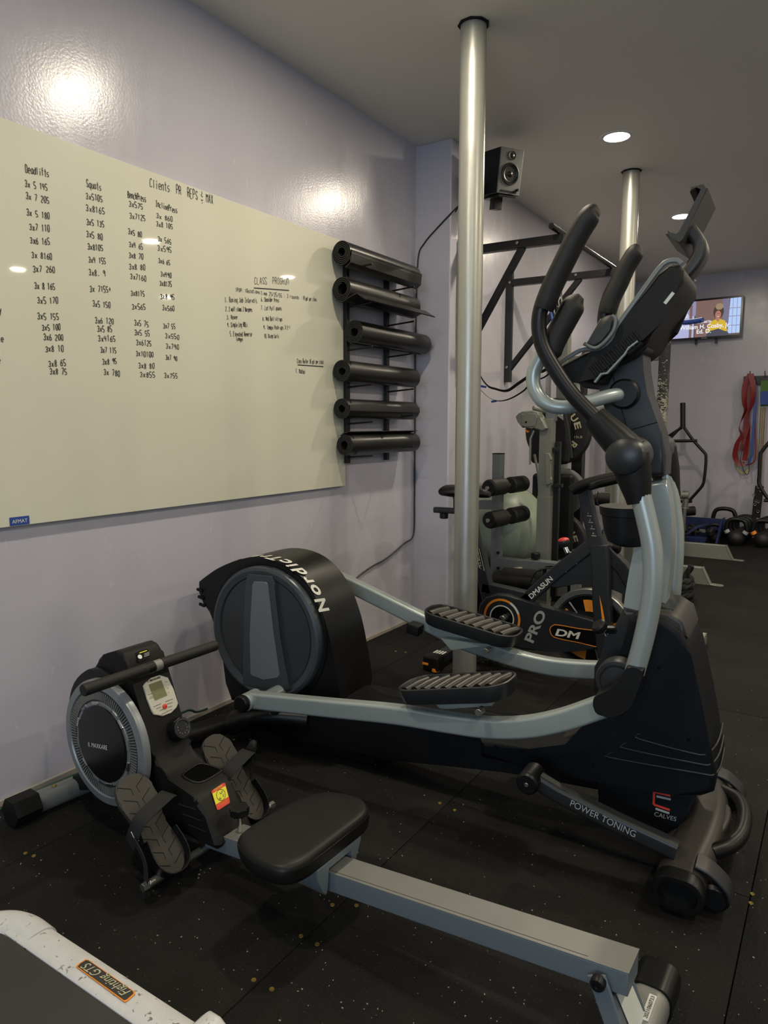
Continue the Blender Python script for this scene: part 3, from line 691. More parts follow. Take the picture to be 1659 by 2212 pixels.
# near boot: wraps the foot arm's end and the swing arm's foot
sec = []
boot = [((1302,1538),.040,.052),((1330,1524),.046,.062),((1355,1500),.044,.058),((1372,1472),.036,.044),((1379,1448),.030,.033)]
bt = smooth_pts([(x,y,0) for x,y in ((1283,1507),(1281,1525),(1290,1543),(1320,1549),(1348,1544),(1366,1520),(1380,1485),(1389,1455),(1386,1446),(1357,1440),(1351,1446),(1340,1466),(1318,1488),(1298,1498))],3,True)
EO('near_arm_boot', PR([E.uz(p.x,p.y,-.27) for p in bt],-.272,-.196,.020,4), 'black', 60)
EO('joint_cover', LT([(.058,0),(.058,.030),(.054,.040),(.045,.041),(.043,.038),(.041,.038),(.040,.042),(.02,.044),(0,.044)], (E.P(1334,1472,-.19).x,-.155,E.P(1334,1472,-.19).z), (0,-1,0), 40), 'char')
EO('joint_cover', LT([(.07,0),(.07,.07),(.06,.08),(0,.08)], (E.P(1334,1476,.15).x+.02,.28,E.P(1334,1476,.15).z), (0,-1,0), 30), 'char2')
# swing arms
n_sw = [P3(*p,-.235) for p in ((1371,1452),(1388,1390),(1403,1320),(1411,1250),(1408,1180),(1396,1120),(1384,1070),(1376,1030))]
EO('swing_arm', T(n_sw,.0245,18,6), 'silver', 60)
f_sw = [P3(*p,.225) for p in ((1425,1420),(1446,1330),(1456,1240),(1459,1160),(1452,1090),(1440,1030),(1432,990))]
EO('swing_arm', T(f_sw,.0245,18,6), 'silver', 60)
hub = P3(1366,985,-.19)
for v,pc in ((-1,(1366,984)),(1,(1422,972))):
    c = P3(*pc,-.2 if v<0 else .2)
    # big joint: cap, barrel and the arm socket
    EO('pivot_hub', LT([(.0,0),(.030,.002),(.043,.010),(.0475,.022),(.047,.026),(.048,.028),(.048,.13),(.044,.135)], (c.x-.005, -.285 if v<0 else .285, c.z), (0,-v*1.0*1,0) if v>0 else (0,1,0), 36), 'char')
    a = c+Vector((0,.235*v-c.y,0)); 
    lo_ = P3(1381,1086,-.235) if v<0 else P3(1448,1075,.225); lo_.y = .235*v
    EO('lower_socket', sweep(nb(), [a, a.lerp(lo_,.45), lo_.lerp(a,.12), lo_], [(x*.85,y) for x,y in circ(.047,20)], rs=[1,.9,.66,.62]), 'blackm', 50)
g_n = [P3(*p,-.235) for p in ((1366,984),(1330,948),(1284,902),(1235,850),(1200,800),(1172,748),(1164,700),(1172,655),(1195,605),(1220,555))]
g_f = [P3(*p,.225) for p in ((1422,972),(1400,930),(1375,880),(1345,820),(1322,770),(1306,720),(1305,680),(1315,640),(1330,610),(1345,580))]
for g,v in ((g_n,-1),(g_f,1)):
    path = smooth_pts(g,6)
    EO('grip_tube', sweep(nb(), path, circ(.0195,16)), 'black', 60)
    EO('grip_socket', sweep(nb(), [g[0].lerp(g[2],.05), g[0].lerp(g[1],.95), g[2]+(g[2]-g[1])*.0], circ(.036,20), rs=[1.2,1.12,.88]), 'black', 50)
fo_n = [P3(*p,-.235) for p in ((1174,668),(1192,622),(1216,572),(1242,520),(1264,482),(1280,460),(1293,451))]
EO('foam_grip', sweep(nb(), smooth_pts(fo_n,4), [(a*1.0,b*.9) for a,b in circ(.030,18)], rs=[.92]+[1.0]*(len(smooth_pts(fo_n,4))-8)+[.98,.94,.88,.80,.70,.58,.42]), 'foam', 60)
fo_f = [P3(*p,.225) for p in ((1311,678),(1322,645),(1338,612),(1352,580),(1366,556),(1376,541),(1384,534))]
EO('foam_grip', sweep(nb(), smooth_pts(fo_f,4), [(a*1.0,b*.9) for a,b in circ(.030,18)], rs=[.92]+[1.0]*(len(smooth_pts(fo_n,4))-8)+[.98,.94,.88,.80,.70,.58,.42]), 'foam', 60)
# centre column
lc = smooth_pts([(x,y,0) for x,y in ((1345,1345),(1352,1290),(1362,1230),(1378,1160),(1396,1095),(1404,1040))],3)+smooth_pts([(x,y,0) for x,y in ((1440,1035),(1451,1100),(1453,1180),(1446,1260),(1432,1345))],3)
EO('lower_column', PR([E.uz(p.x,p.y,-.02) for p in lc],-.036,.036,.018,4), 'silver', 60)
EO('column_foot', PR([E.uz(*p,-.04) for p in ((1347,1312),(1400,1325),(1443,1340),(1455,1352),(1450,1400),(1400,1480),(1300,1520),(1283,1490),(1284,1440),(1300,1415),(1322,1380))],-.056,.056,.016,3), 'char', 50)
colp = [EZ(*p,-.06) for p in ((1284,800),(1292,830),(1300,868),(1310,905),(1325,930),(1345,960),(1362,1000),(1382,1032),(1436,1028),(1438,985),(1428,935),(1412,890),(1398,850),(1390,800),(1388,760),(1386,738),(1370,745),(1345,762),(1310,790))]
EO('column_cover', PR(colp,-.06,.06,.018,3), 'char', 40)
seam = [E.uz(*p,-.0605) for p in ((1322,800),(1335,860),(1352,915),(1362,960))]
EO('cover_seam', T([(a,-.0605,b) for a,b in seam],.0013,6,4), 'dark')
EO('cover_seam', T([P3(*p,-.0605) for p in ((1355,930),(1385,922),(1420,912))],.0016,6,4), 'dark')
# fixed silver handlebar
for v in (-1,1):
    bx0 = P3(1348,851,-.075)
    if v<0:
        pts = [Vector((bx0.x,-.05,bx0.z)), P3(1320,855,-.10), P3(1270,868,-.15), P3(1220,880,-.19), P3(1180,872,-.20), P3(1157,845,-.20), P3(1152,810,-.20), P3(1166,775,-.20), P3(1200,715,-.2)]
    else:
        base = [Vector((bx0.x,.05,bx0.z)), P3(1320,855,-.10), P3(1270,868,-.15), P3(1220,880,-.19), P3(1180,872,-.20), P3(1157,845,-.20), P3(1152,810,-.20), P3(1166,775,-.20), P3(1200,715,-.2)]
        pts = [Vector((p.x,abs(p.y),p.z)) for p in base]
    EO('fixed_handlebar', T(pts,.0185,16,6), 'silver', 60)
    g0 = pts[-2]; g1 = pts[-1]; d = (g1-g0).normalized()
    pn = [E.P(*p,-.2) for p in ((1185,768),(1198,735),(1222,690),(1242,655),(1256,640))] 
    pn = [Vector((p.x, p.y*-v if v>0 else p.y, p.z)) for p in pn]
    pn = [Vector((p.x, .2*v, p.z)) for p in pn]
    EO('fixed_grip', sweep(nb(), smooth_pts(pn,4), [(a,b*1.15) for a,b in circ(.027,16)], rs=[.8]+[1]*11+[.9,.75,.6,.45,.3]), 'foam', 60)
    EO('pulse_sensor', sweep(nb(), [p+Vector((-.026,-.004*v,.012)) for p in pn[:4]], rrect(.012,.004,.001,1)), 'silver')
EO('handlebar_boot', cyl(.040, (bx0.x+.0,-.085,bx0.z), (bx0.x,-.04,bx0.z), 28, .006), 'black')
EO('handlebar_boot', cyl(.040, (bx0.x+.0,.085,bx0.z), (bx0.x,.04,bx0.z), 28, .006), 'black')
# console
CV = -.135
cp = [EZ(*p,CV) for p in ((1200,812),(1202,800),(1215,786),(1262,760),(1290,758),(1320,735),(1335,705),(1345,690),(1420,590),(1445,570),(1468,570),(1478,582),(1476,610),(1455,640),(1420,690),(1395,745),(1360,772),(1320,790),(1300,828),(1280,830),(1240,815),(1215,822))]
EO('console_body', PR(cp, CV, -CV, .014, 3), 'blackm', 40)
tr_pts = [P3(*p,CV+.002) for p in ((1200,806),(1210,787),(1235,770),(1262,757),(1292,757),(1318,738),(1330,712),(1345,690),(1385,635),(1420,587),(1440,569),(1462,566),(1472,574))]
for v in (1,-1): EO('console_trim', sweep(nb(), [Vector((p.x,p.y*v,p.z+.004)) for p in smooth_pts(tr_pts,3)], rrect(.012,.008,.003,2), up=(0,1,0)), 'trimgrey', 60)
for v in (1,-1):
    sp_ = [P3(*p,CV-.02) for p in ((1262,742),(1285,752),(1305,740),(1325,715),(1330,690),(1322,682))]
    EO('speaker_frame', sweep(nb(), [Vector((p.x,p.y*v,p.z)) for p in smooth_pts(sp_,4)], rrect(.012,.010,.004,2)), 'trimgrey', 60)
    a = [E.uz(*p,CV-.02) for p in ((1266,742),(1284,748),(1302,737),(1320,714),(1325,692),(1312,690),(1290,712))]
    EO('speaker_grille', PR(a, (CV-.024)*v, (CV+.01)*v, .003, 1), 'cone')
for i in range(11):
    p = P3(1282+9.5*i, 802-7.6*i, CV-.003); EO('vent_fin', B((p.x,CV-.003,p.z),(.007,.012,.034),rotm('Y',-38),.002), 'dark')
EO('silver_bracket', sweep(nb(), [P3(1285,826,CV-.005),P3(1299,808,CV-.005),P3(1312,806,CV-.005),P3(1350,765,CV-.005),P3(1358,752,CV-.005),P3(1378,737,CV-.005)], rrect(.006,.010,.002,1), up=(0,1,0)), 'silver')
EO('console_hinge', LT([(.028,0),(.03,.002),(.03,.10),(.028,.102)], P3(1376,738,-.10), (0,1,0), 22), 'char')
for i in range(7):
    p=P3(1376,738,-.103); a=math.radians(150-22*i); EO('hinge_rib', B((p.x+.03*math.cos(a),-.06,p.z+.03*math.sin(a)),(.003,.09,.006),rotm('Y',-math.degrees(a)+90),0), 'char2')
EO('side_sticker', PR([E.uz(*p,CV) for p in ((1433,654),(1452,630),(1458,634),(1439,658))],CV-.002,CV,0), 'stick')
EO('console_neck', PR([EZ(*p,-.05) for p in ((1240,812),(1300,832),(1292,840),(1262,838),(1240,822))],-.05,.05,.006), 'char')
# tablet holder
hv = .03
EO('tablet_arm', sweep(nb(), smooth_pts([P3(*p,hv) for p in ((1462,612),(1480,597),(1500,575),(1513,552),(1513,530),(1500,508),(1492,500))],5), rrect(.075,.034,.010,3), up=(1,0,0)), 'char2', 60)
hp = [E.uz(*p,hv) for p in ((1447,520),(1452,512),(1460,519),(1470,523),(1478,515),(1525,425),(1508,418),(1510,426),(1498,432),(1500,421),(1528,414),(1536,424),(1494,508),(1485,532),(1476,540),(1462,530))]
EO('tablet_clamp', PR(hp, hv-.075, hv+.125, .003, 1), 'char2', 40)
# bottle bucket
c0 = P3(1352,1094,-.02)
bm = nb(); rows = []
for px0,px1,py,k in ((1296,1400,1090,1.0),(1298,1400,1108,1.0),(1301,1398,1110,.97),(1306,1396,1145,.95),(1314,1394,1165,.90),(1330,1392,1173,.75)):
    a = P3(px0,py,-.02); b = P3(px1,py,-.02); rows.append([bm.verts.new(((a.x+b.x)/2+x*(b.x-a.x)/2, -.02+y*.075*k, a.z)) for x,y in circ(1,28)])
for A_,B_ in zip(rows,rows[1:]):
    for i in range(28): bm.faces.new((A_[i],A_[(i+1)%28],B_[(i+1)%28],B_[i]))
bm.faces.new(rows[0]); bm.faces.new(rows[-1])
EO('bottle_holder', bm, 'shroud', 40)
# lower front shroud
sh = [(1.60,.672),(1.655,.668),(1.70,.640),(1.725,.58),(1.76,.44),(1.782,.34),(1.80,.27),(1.795,.225),(1.765,.205),(1.70,.195),(1.5,.18),(1.35,.168),(1.15,.163),(1.145,.225),(1.30,.228),(1.42,.25),(1.47,.32),(1.515,.44),(1.55,.57),(1.565,.655)]
EO('front_shroud', PR(sh,-.125,.125,.02,3), 'shroud', 40)
tp = [(1.575,.640),(1.585,.675),(1.62,.684),(1.665,.684),(1.70,.664),(1.715,.620),(1.69,.625),(1.60,.635)]
EO('shroud_cap', PR(tp,-.113,.113,.012,3), 'char2', 40)
EO('cap_panel', B((1.648,-.02,.6855),(.045,.12,.004),rotm('Y',6),.002), 'char')
EO('tension_lever', T([(1.59,-.02,.685),(1.592,-.03,.715),(1.60,-.05,.722),(1.63,-.075,.722)],.007,10,4), 'char')
for k,(u0,z0) in enumerate(((1.60,.335),(1.565,.300),(1.53,.265))):
    EO('shroud_rib', sweep(nb(), smooth_pts([(u0+.01,-.127,z0+.012),(u0,-.127,z0+.004),(u0+.01,-.127,z0-.004),(1.74+.01*k,-.127,z0-.012+.01*k),(1.775+.008*k,-.118,z0-.008+.008*k),(1.795+.004*k,-.06,z0+.01),(1.795+.004*k,.06,z0+.01)],3), circ(.003,8)), 'char', 60)
for (px,py) in ((1424,1443),(1487,1598),(1072,1615),(1128,1622),(1281,1654)):
    p = P3(px,py,-.1265); EO('screw_recess', LT([(.007,0),(.009,.001),(.009,.002),(.006,.002),(.006,.0)], p, (0,-1,0), 12), 'dark')
EO('grey_underwing', sweep(nb(), smooth_pts([P3(*p,.02) for p in ((1178,1588),(1210,1592),(1250,1578),(1295,1555))],4), rrect(.09,.02,.008,3)), 'char2', 60)
# base box with the printed emblem
bb = [(1.49,.185),(1.50,.085),(1.60,.06),(1.71,.055),(1.755,.20)]
bo = EO('base_box', PR(bb,-.095,.095,.012,2), 'shroud', 40)
vb = -.0965
def bar_(p0,p1,w_,m,n_='emblem_stroke'): return EO(n_, sweep(nb(), [P3(*p0,vb),P3(*p1,vb)], rrect(w_,.0012,.0003,1), up=(0,1,0)), m, 0, par=bo)
bar_((1412,1710),(1448,1719),.006,'redp'); bar_((1413,1709),(1412,1738),.006,'redp'); bar_((1412,1738),(1447,1750),.006,'redp')
bar_((1418,1720),(1449,1727),.006,'greyp'); bar_((1416,1747),(1446,1757),.006,'greyp')
p0 = P3(1413,1762,vb); p1 = P3(1460,1774,vb)
tri_text('CALVES','printed_word',p0,p1-p0,Vector((.12,0,1)),.018,M['greyp'],bo,width=(p1-p0).length)
# toning arm
ta = [P3(*p,-.255) for p in ((1150,1678),(1205,1712),(1330,1775),(1462,1836))]
tn = EO('toning_arm', sweep(nb(), ta, rrect(.042,.046,.012,3)), 'char', 50)
a = P3(1231,1740,-.2775); b = P3(1371,1809,-.2775)
tri_text('POWER TONING','printed_word',a,b-a,Vector((.25,0,1)),.026,M['greyp'],tn,width=(b-a).length)
EO('roller', cyl(.030, ta[0]+Vector((0,-.05,0)), ta[0]+Vector((0,.03,0)), 26,.005), 'black')
EO('roller_screw', cyl(.006, ta[0]+Vector((0,-.053,0)), ta[0]+Vector((0,-.05,0)), 10,.001), 'steel')
ta2 = [P3(*p,.2) for p in ((1195,1676),(1240,1690),(1330,1725))]
EO('toning_arm', sweep(nb(), ta2, rrect(.042,.046,.012,3)), 'char', 50)
# front stabiliser
sp2 = smooth_pts([(1.745,-.30,.062),(1.75,-.22,.066),(1.765,-.10,.075),(1.77,0,.078),(1.765,.10,.075),(1.75,.22,.066),(1.745,.30,.062)],4)
EO('front_stabilizer', sweep(nb(), sp2, rrect(.115,.085,.04,5)), 'char2', 50)
for v in (-1,1):
    bm = nb(); rg=[]
    for k,(sx,sy,vv) in enumerate(((1,1,.295),(1.06,1.06,.305),(1.06,1.06,.335),(.98,.98,.345),(.80,.76,.345),(.76,.70,.325))):
        rg.append([bm.verts.new((1.745+a*sx, vv*v, .060+b_*sy)) for a,b_ in rrect(.112,.085,.04,5)])
    for A_,B_ in zip(rg,rg[1:]):
        n=len(A_)
        for i in range(n): bm.faces.new((A_[i],A_[(i+1)%n],B_[(i+1)%n],B_[i]))
    bm.faces.new(rg[0]); bm.faces.new(rg[-1])
    EO('end_cap', bm, 'black', 50)
    EO('transport_wheel', cyl(.034,(1.82,.285*v,.038),(1.82,.235*v,.038),26,.008), 'black')
    EO('wheel_guard', sweep(nb(), smooth_pts([(1.775,.26*v,.112),(1.81,.26*v,.100),(1.845,.26*v,.07),(1.855,.26*v,.045)],4), rrect(.065,.01,.004,2), up=(1,0,0)), 'char', 50)
EO('lift_handle', T([(1.80,-.16,.085),(1.84,-.12,.095),(1.862,-.05,.10),(1.862,.06,.10),(1.84,.14,.095),(1.80,.18,.09)],.020,14,6), 'black', 60)
EO('base_plate', sweep(nb(), smooth_pts([(1.70,-.14,.06),(1.735,-.11,.082),(1.79,-.07,.09),(1.80,.06,.09),(1.74,.13,.08)],4), rrect(.06,.03,.01,2)), 'char2', 50)
# adjusting knob on the column
a = E.P(1322,1358,-.06); b = E.P(1290,1348,-.10)
EO('resistance_knob', cyl(.022, a+Vector((-.02,-.03,.003)), b, 16,.005), 'black')
EO('knob_stem', cyl(.012, E.P(1345,1362,-.02), a+Vector((-.02,-.03,.003)), 14,.001), 'chrome')

# ================================================================== ROWER
R = Frame(.15, 1.265, -1)
RW = frame_thing('rowing_machine', 'compact rowing machine with silver flywheel cover and grey rail in the foreground', 'rowing machine', R)
def RO(name, bm, m, sm=35, label=None, par=None): return obj(name, bm, M[m] if isinstance(m,str) else m, par or RW, sm, label)
wc = (.288,-.075,.283)
ax = (0,-1,0)
fwc = RO('flywheel_cover', LT([(.176,.0),(.182,.004),(.182,.018),(.178,.024),(.156,.027),(.152,.022),(.122,.020),(.119,.026),(.112,.026),(.0,.018)], wc, ax, 80), 'wheelsil')
RO('black_hub_disc', LT([(.109,.024),(.109,.029),(.106,.031),(0,.033)], wc, ax, 64), 'gloss', par=fwc)
bm = nb()
for i in range(112):
    a = 2*PI*i/112; c = Vector((wc[0]+.1375*math.cos(a), wc[1]-.023, wc[2]+.1375*math.sin(a)))
    box(bm, tuple(c), (.024,.006,.0028), rotm('Y',-math.degrees(a)))
tag(RO('vent_rib', bm, 'railtop', 0, par=fwc), kind='stuff')
for i in range(12):
    a = 2*PI*(i+.4)/12; c = Vector((wc[0]+.116*math.cos(a), wc[1]-.026, wc[2]+.116*math.sin(a)))
    RO('rim_notch', B(tuple(c), (.011,.006,.030), rotm('Y',-math.degrees(a)), .003), 'chrome' if i%2 else 'panel', par=fwc)
a = R.P(191,1612,-.1095); b = R.P(232,1620,-.1095)
RO('rib_groove', LT([(.152,.0222),(.152,.0232),(.1225,.0215),(.1225,.0205)], wc, ax, 64), 'discin', par=fwc)
tri_text('II. MAXKARE','brand_print',a,b-a,Vector((.05,0,1)),.019,M['white'],fwc,width=(b-a).length)
body = smooth_pts([(x,0,z) for x,z in [(.10,.36),(.13,.42),(.185,.465),(.24,.485),(.30,.47),(.35,.42),(.40,.33),(.41,.22),(.36,.12),(.30,.085),(.2,.09),(.12,.17),(.09,.28)]],3,True)
RO('flywheel_housing', PR([(p.x,p.z) for p in body],-.078,.07,.012,2), 'black')
con = smooth_pts([(x,0,z) for x,z in [(.205,.46),(.225,.505),(.27,.53),(.325,.545),(.352,.530),(.372,.485),(.405,.405),(.445,.300),(.462,.262),(.495,.232),(.560,.218),(.612,.207),(.632,.195)]],3)
con = [(p.x,p.z) for p in con]+[(.655,.165),(.700,.100),(.690,.085),(.62,.083),(.50,.11),(.43,.16),(.38,.26),(.30,.36),(.22,.42)]
cn = RO('console_tower', PR(con,-.062,.062,.012,3), 'blackm')
class Plane:
    def __init__(s, a, b, off=0):            # plane through (u,z) points a,b and along v
        s.a = Vector((a[0],0,a[1])); d = Vector((b[0]-a[0],0,b[1]-a[1])).normalized(); s.d = d
        s.n = Vector((-d.z,0,d.x)); 
        if s.n.x < 0: s.n = -s.n
        s.a = s.a + s.n*off
        F = R; s.W = lambda v: F.u*v.x+F.v*v.y+Vector((0,0,v.z))
        s.an = s.W(s.a)+F.o; s.nn = s.W(s.n)
    def P(s, px, py):
        r = ray(px,py); t = (s.an-CAM).dot(s.nn)/r.dot(s.nn); p = CAM+r*t-R.o
        return Vector((p.dot(R.u), p.dot(R.v), p.z))
def slab(pts, n, th, bev=0):
    bm = nb(); lo=[bm.verts.new(p) for p in pts]; hi=[bm.verts.new(p+n*th) for p in pts]; k=len(pts)
    f0=bm.faces.new(lo); f1=bm.faces.new(hi[::-1])
    for i in range(k): bm.faces.new((lo[i],hi[i],hi[(i+1)%k],lo[(i+1)%k]))
    if bev: bmesh.ops.bevel(bm, geom=list(f1.edges), offset=bev, segments=2, affect='EDGES', clamp_overlap=True)
    return bm
pf = Plane((.372,.485),(.445,.300),.001)
o_ = [pf.P(*p) for p in ((308,1482),(313,1475),(325,1465),(343,1459),(361,1464),(373,1490),(383,1519),(380,1528),(368,1540),(350,1547),(331,1544),(326,1536),(316,1510))]
mp_ = RO('display_panel', slab(o_, pf.n, .005, .0015), 'panelw')
pf2 = Plane((.372,.485),(.445,.300),.0066)
RO('lcd_screen', slab([pf2.P(*p) for p in ((321,1479),(348,1469),(361,1502),(335,1513))], pf2.n, .0008), 'lcd', 0, par=mp_)
c = pf2.P(355.5,1526); RO('red_button', LT([(.0068,0),(.0068,.003),(.005,.004),(0,.004)], c, pf2.n, 20), 'red', par=mp_)
a = pf2.P(319,1474.5); b = pf2.P(347,1464.5); tri_text('II. MAXKARE','brand_print',a,b-a,pf2.n.cross(b-a),.0085,M['ink'],mp_,width=(b-a).length,bold=.02)
for (a0,b0,a1,b1) in ((357,1516,373,1510),(361,1521,373,1517),(363,1528,372,1525),(332,1527,348,1520),(338,1531,347,1527),(345,1535,353,1532),(349,1543,372,1532)):
    a=pf2.P(a0,b0); b=pf2.P(a1,b1); RO('panel_line', sweep(nb(),[a,b],rrect(.001,.0006,.0002,1),up=pf2.n), 'dark', 0, par=mp_)
for s_,p_ in (('CNT',(357,1475)),('CAL',(360,1488)),('M',(364,1497)),('TIME/500M',(318,1503)),('SCAN',(323,1507)),('STROKE',(322,1511))):
    a = pf2.P(*p_); tri_text(s_,'panel_label',a,b.cross(pf2.n)*0+ (pf2.P(347,1464.5)-pf2.P(319,1474.5)),pf2.n.cross(pf2.P(347,1464.5)-pf2.P(319,1474.5)),.004,M['ink'],mp_)
c = pf.P(381,1576); kn = RO('tension_knob', LT([(.033,0),(.033,.020),(.030,.028),(.0,.028)], c, pf.n, 9), 'gloss')
RO('knob_ring', LT([(.027,.026),(.0275,.0305),(.023,.031),(.021,.0285),(.0,.0285)], c, pf.n, 30), 'char', par=kn)
for i in range(8):
    a = math.radians(-20+32*i); y_=Vector((0,1,0)); x_=pf.n.cross(y_)
    tri_text(str(i+1),'dial_number', c+pf.n*.0290+(y_*math.cos(a)-x_*math.sin(a)*1.0)*.0155-y_*.0015, y_, x_*-1 if x_.z<0 else x_, .0045, M['white'], kn)
tp_ = Plane((.30,.540),(.352,.528),.001)
st = Plane((.325,.545),(.372,.485),.0135)
pst = Plane((.30,.5385),(.352,.530),.002)
RO('warning_sticker', slab([st.P(*p) for p in ((293,1410),(318,1401),(325,1421),(299,1431))], st.n, .0006), 'gloss', 0)
RO('sticker_emblem', LT([(.0065,0),(.0065,.0006),(0,.0006)], st.P(302,1419)+st.n*.0007, st.n, 20), 'white', 0)
a,b = st.P(301,1411), st.P(317,1405.5); RO('sticker_line', sweep(nb(),[a+st.n*.001,b+st.n*.001],rrect(.0025,.0006,.0002,1),up=st.n),'yellow',0)
for k in range(3):
    a,b = st.P(311,1413+3*k), st.P(322,1409+3*k); RO('sticker_line', sweep(nb(),[a+st.n*.001,b+st.n*.001],rrect(.001,.0006,.0002,1),up=st.n),'white',0)
pl = Plane((.495,.232),(.612,.207),.0015)
cup = [pl.P(*p) for p in ((396,1676),(400,1668),(425,1652),(440,1650),(462,1656),(476,1662),(477,1666),(450,1683),(430,1690),(412,1686))]
RO('cup_rim', sweep(nb(), smooth_pts(cup,3,True), rrect(.006,.004,.0015,1), up=pl.n, closed=True), 'black', 50)
RO('cup_shade_patch', slab([p for p in smooth_pts(cup,3,True)], pl.n, .0012), 'shade_black', 0)  # flat patch, no hole: the shade inside the cup holder is painted black
fr = Plane((.655,.165),(.700,.100),.0014)
def F_(x,y): return fr.P(380+x/6.9125, 1640+y/6.9125)
lb = RO('caution_label', slab([F_(*p) for p in ((530,480),(545,462),(700,357),(725,355),(735,365),(805,630),(800,655),(640,758),(620,758),(608,740))], fr.n, .0006), 'redp', 0)
RO('yellow_field', slab([F_(*p)+fr.n*.0007 for p in ((541,515),(738,400),(782,560),(594,680))], fr.n, .0004), 'yellow', 0, par=lb)
a,b = F_(568,478), F_(692,408); tri_text('CAUTION','label_word',a+fr.n*.0008,b-a,fr.n.cross(b-a),.0075,M['yellow'],lb,width=(b-a).length)
RO('label_circle', sweep(nb(), smooth_pts([F_(667+66*math.cos(t),535+84*math.sin(t))+fr.n*.0014 for t in [2*PI*i/12 for i in range(12)]],2,True), circ(.0006,6), closed=True), 'ink', 0, par=lb)
for pts in (((650,500),(668,520),(690,485),(675,478)),((700,520),(705,565)),((640,600),(660,575)),((655,608),(672,585))):
    RO('label_figure', tube(nb(), [F_(*p)+fr.n*.0014 for p in pts], .0008, 6), 'ink', 0, par=lb)
for k in range(3):
    a,b = F_(606+8*k,672+20*k)+fr.n*.001, F_(765+6*k,598+18*k)+fr.n*.001
    RO('label_line', sweep(nb(),[a,b],rrect(.0008,.0004,.0001,1),up=fr.n),'orange',0,par=lb)
for (x0,y0,x1,y1) in ((386,1737,423,1749),(396,1759,434,1773),(408,1782,445,1797)):
    RO('side_slot', sweep(nb(),[R.P(x0,y0,-.0625),R.P(x1,y1,-.0625)],circ(.0016,8)),'char',0)
# handle resting across the tower
hb = Vector((.398,0,.500))
RO('handle_bar', cyl(.0155, hb+Vector((0,-.03,0)), hb+Vector((0,.03,0)), 20), 'railtop')
RO('foam_grip', LT([(.0,0),(.0145,.001),(.0160,.004),(.0160,.205),(.0135,.208)], hb+Vector((0,-.222,0)), (0,1,0), 26), 'foam', 50)
RO('foam_grip', LT([(.0,0),(.0145,.001),(.0160,.004),(.0160,.207),(.0135,.210)], hb+Vector((0,.226,0)), (0,-1,0), 26), 'foam', 50)
RO('strap_clip', cyl(.0165, hb+Vector((0,-.030,0)), hb+Vector((0,-.004,0)), 20), 'black')
# rail
def rz(u): return .108+.0915*(u-.66)
def railpoly(u0,u1,t0,t1): return [(u0,rz(u0)-t0),(u1,rz(u1)-t0),(u1-.0*(t1>.02),rz(u1)-t1),(u0,rz(u0)-t1)]
RO('rail', PR(railpoly(.62,1.715,.0016,.048),-.036,.036,.003,2), 'railside')
RO('rail_top', PR(railpoly(.62,1.716,0,.0018),-.036,.036,.0006,1), 'railtop')
RO('rail_groove', PR([(1.02,rz(1.02)+.0003),(1.64,rz(1.64)+.0003),(1.64,rz(1.64)-.0004),(1.02,rz(1.02)-.0004)],-.0285,-.0275,0), 'dark',0)
RO('adjuster_stem', cyl(.006,(.715,0,rz(.715)),(.715,0,.165),12), 'chrome')
kb = nb(); n=28
rr_ = [(.024+.0022*math.cos(7*2*PI*i/n)) for i in range(n)]
pk = [(.715+rr_[i]*math.cos(2*PI*i/n), rr_[i]*math.sin(2*PI*i/n)) for i in range(n)]
RO('star_knob', PR(pk, .163,.182,.003,2, fn=lambda a,b,c:(a,b,c)), 'black', 40)
# seat
so = [R.Z(*p,.222) for p in ((512,1812),(530,1790),(585,1754),(645,1724),(700,1708),(748,1712),(785,1724),(798,1744),(788,1764),(742,1800),(695,1836),(655,1864),(612,1876),(570,1866),(532,1843))]
so = smooth_pts(so,3,True); cx_ = sum((p for p in so),Vector())/len(so)
def ringat(k,z): return [Vector((cx_.x+(p.x-cx_.x)*k, cx_.y+(p.y-cx_.y)*k, z)) for p in so]
bm = nb(); rings=[[bm.verts.new(p) for p in ringat(k,z)] for k,z in ((.93,.176),(.975,.180),(.99,.190),(1.0,.205),(.99,.212),(.985,.2135),(.97,.220),(.92,.2245),(.80,.2265),(.5,.2275))]
for A_,B_ in zip(rings,rings[1:]):
    n=len(A_)
    for i in range(n): bm.faces.new((A_[i],A_[(i+1)%n],B_[(i+1)%n],B_[i]))
bm.faces.new(rings[0]); bm.faces.new(rings[-1])
RO('seat', bm, 'vinyl', 60)
RO('seat_piping', sweep(nb(), ringat(.992,.2115), circ(.0013,6), closed=True), 'black', 60)
RO('seat_carriage', PR([(-.085,.176),(.085,.176),(.085,.165),(.062,.125),(.052,.100),(.048,.100),(.045,.125),(.045,.160),(-.045,.160),(-.045,.125),(-.048,.098),(-.055,.098),(-.065,.112),(-.085,.150)], .92,1.045,.003,1, fn=lambda a,b,c:(c,a,b)), 'railside')
RO('carriage_bolt', cyl(.007,(.955,-.062,.122),(.955,-.078,.122),8), 'steel')
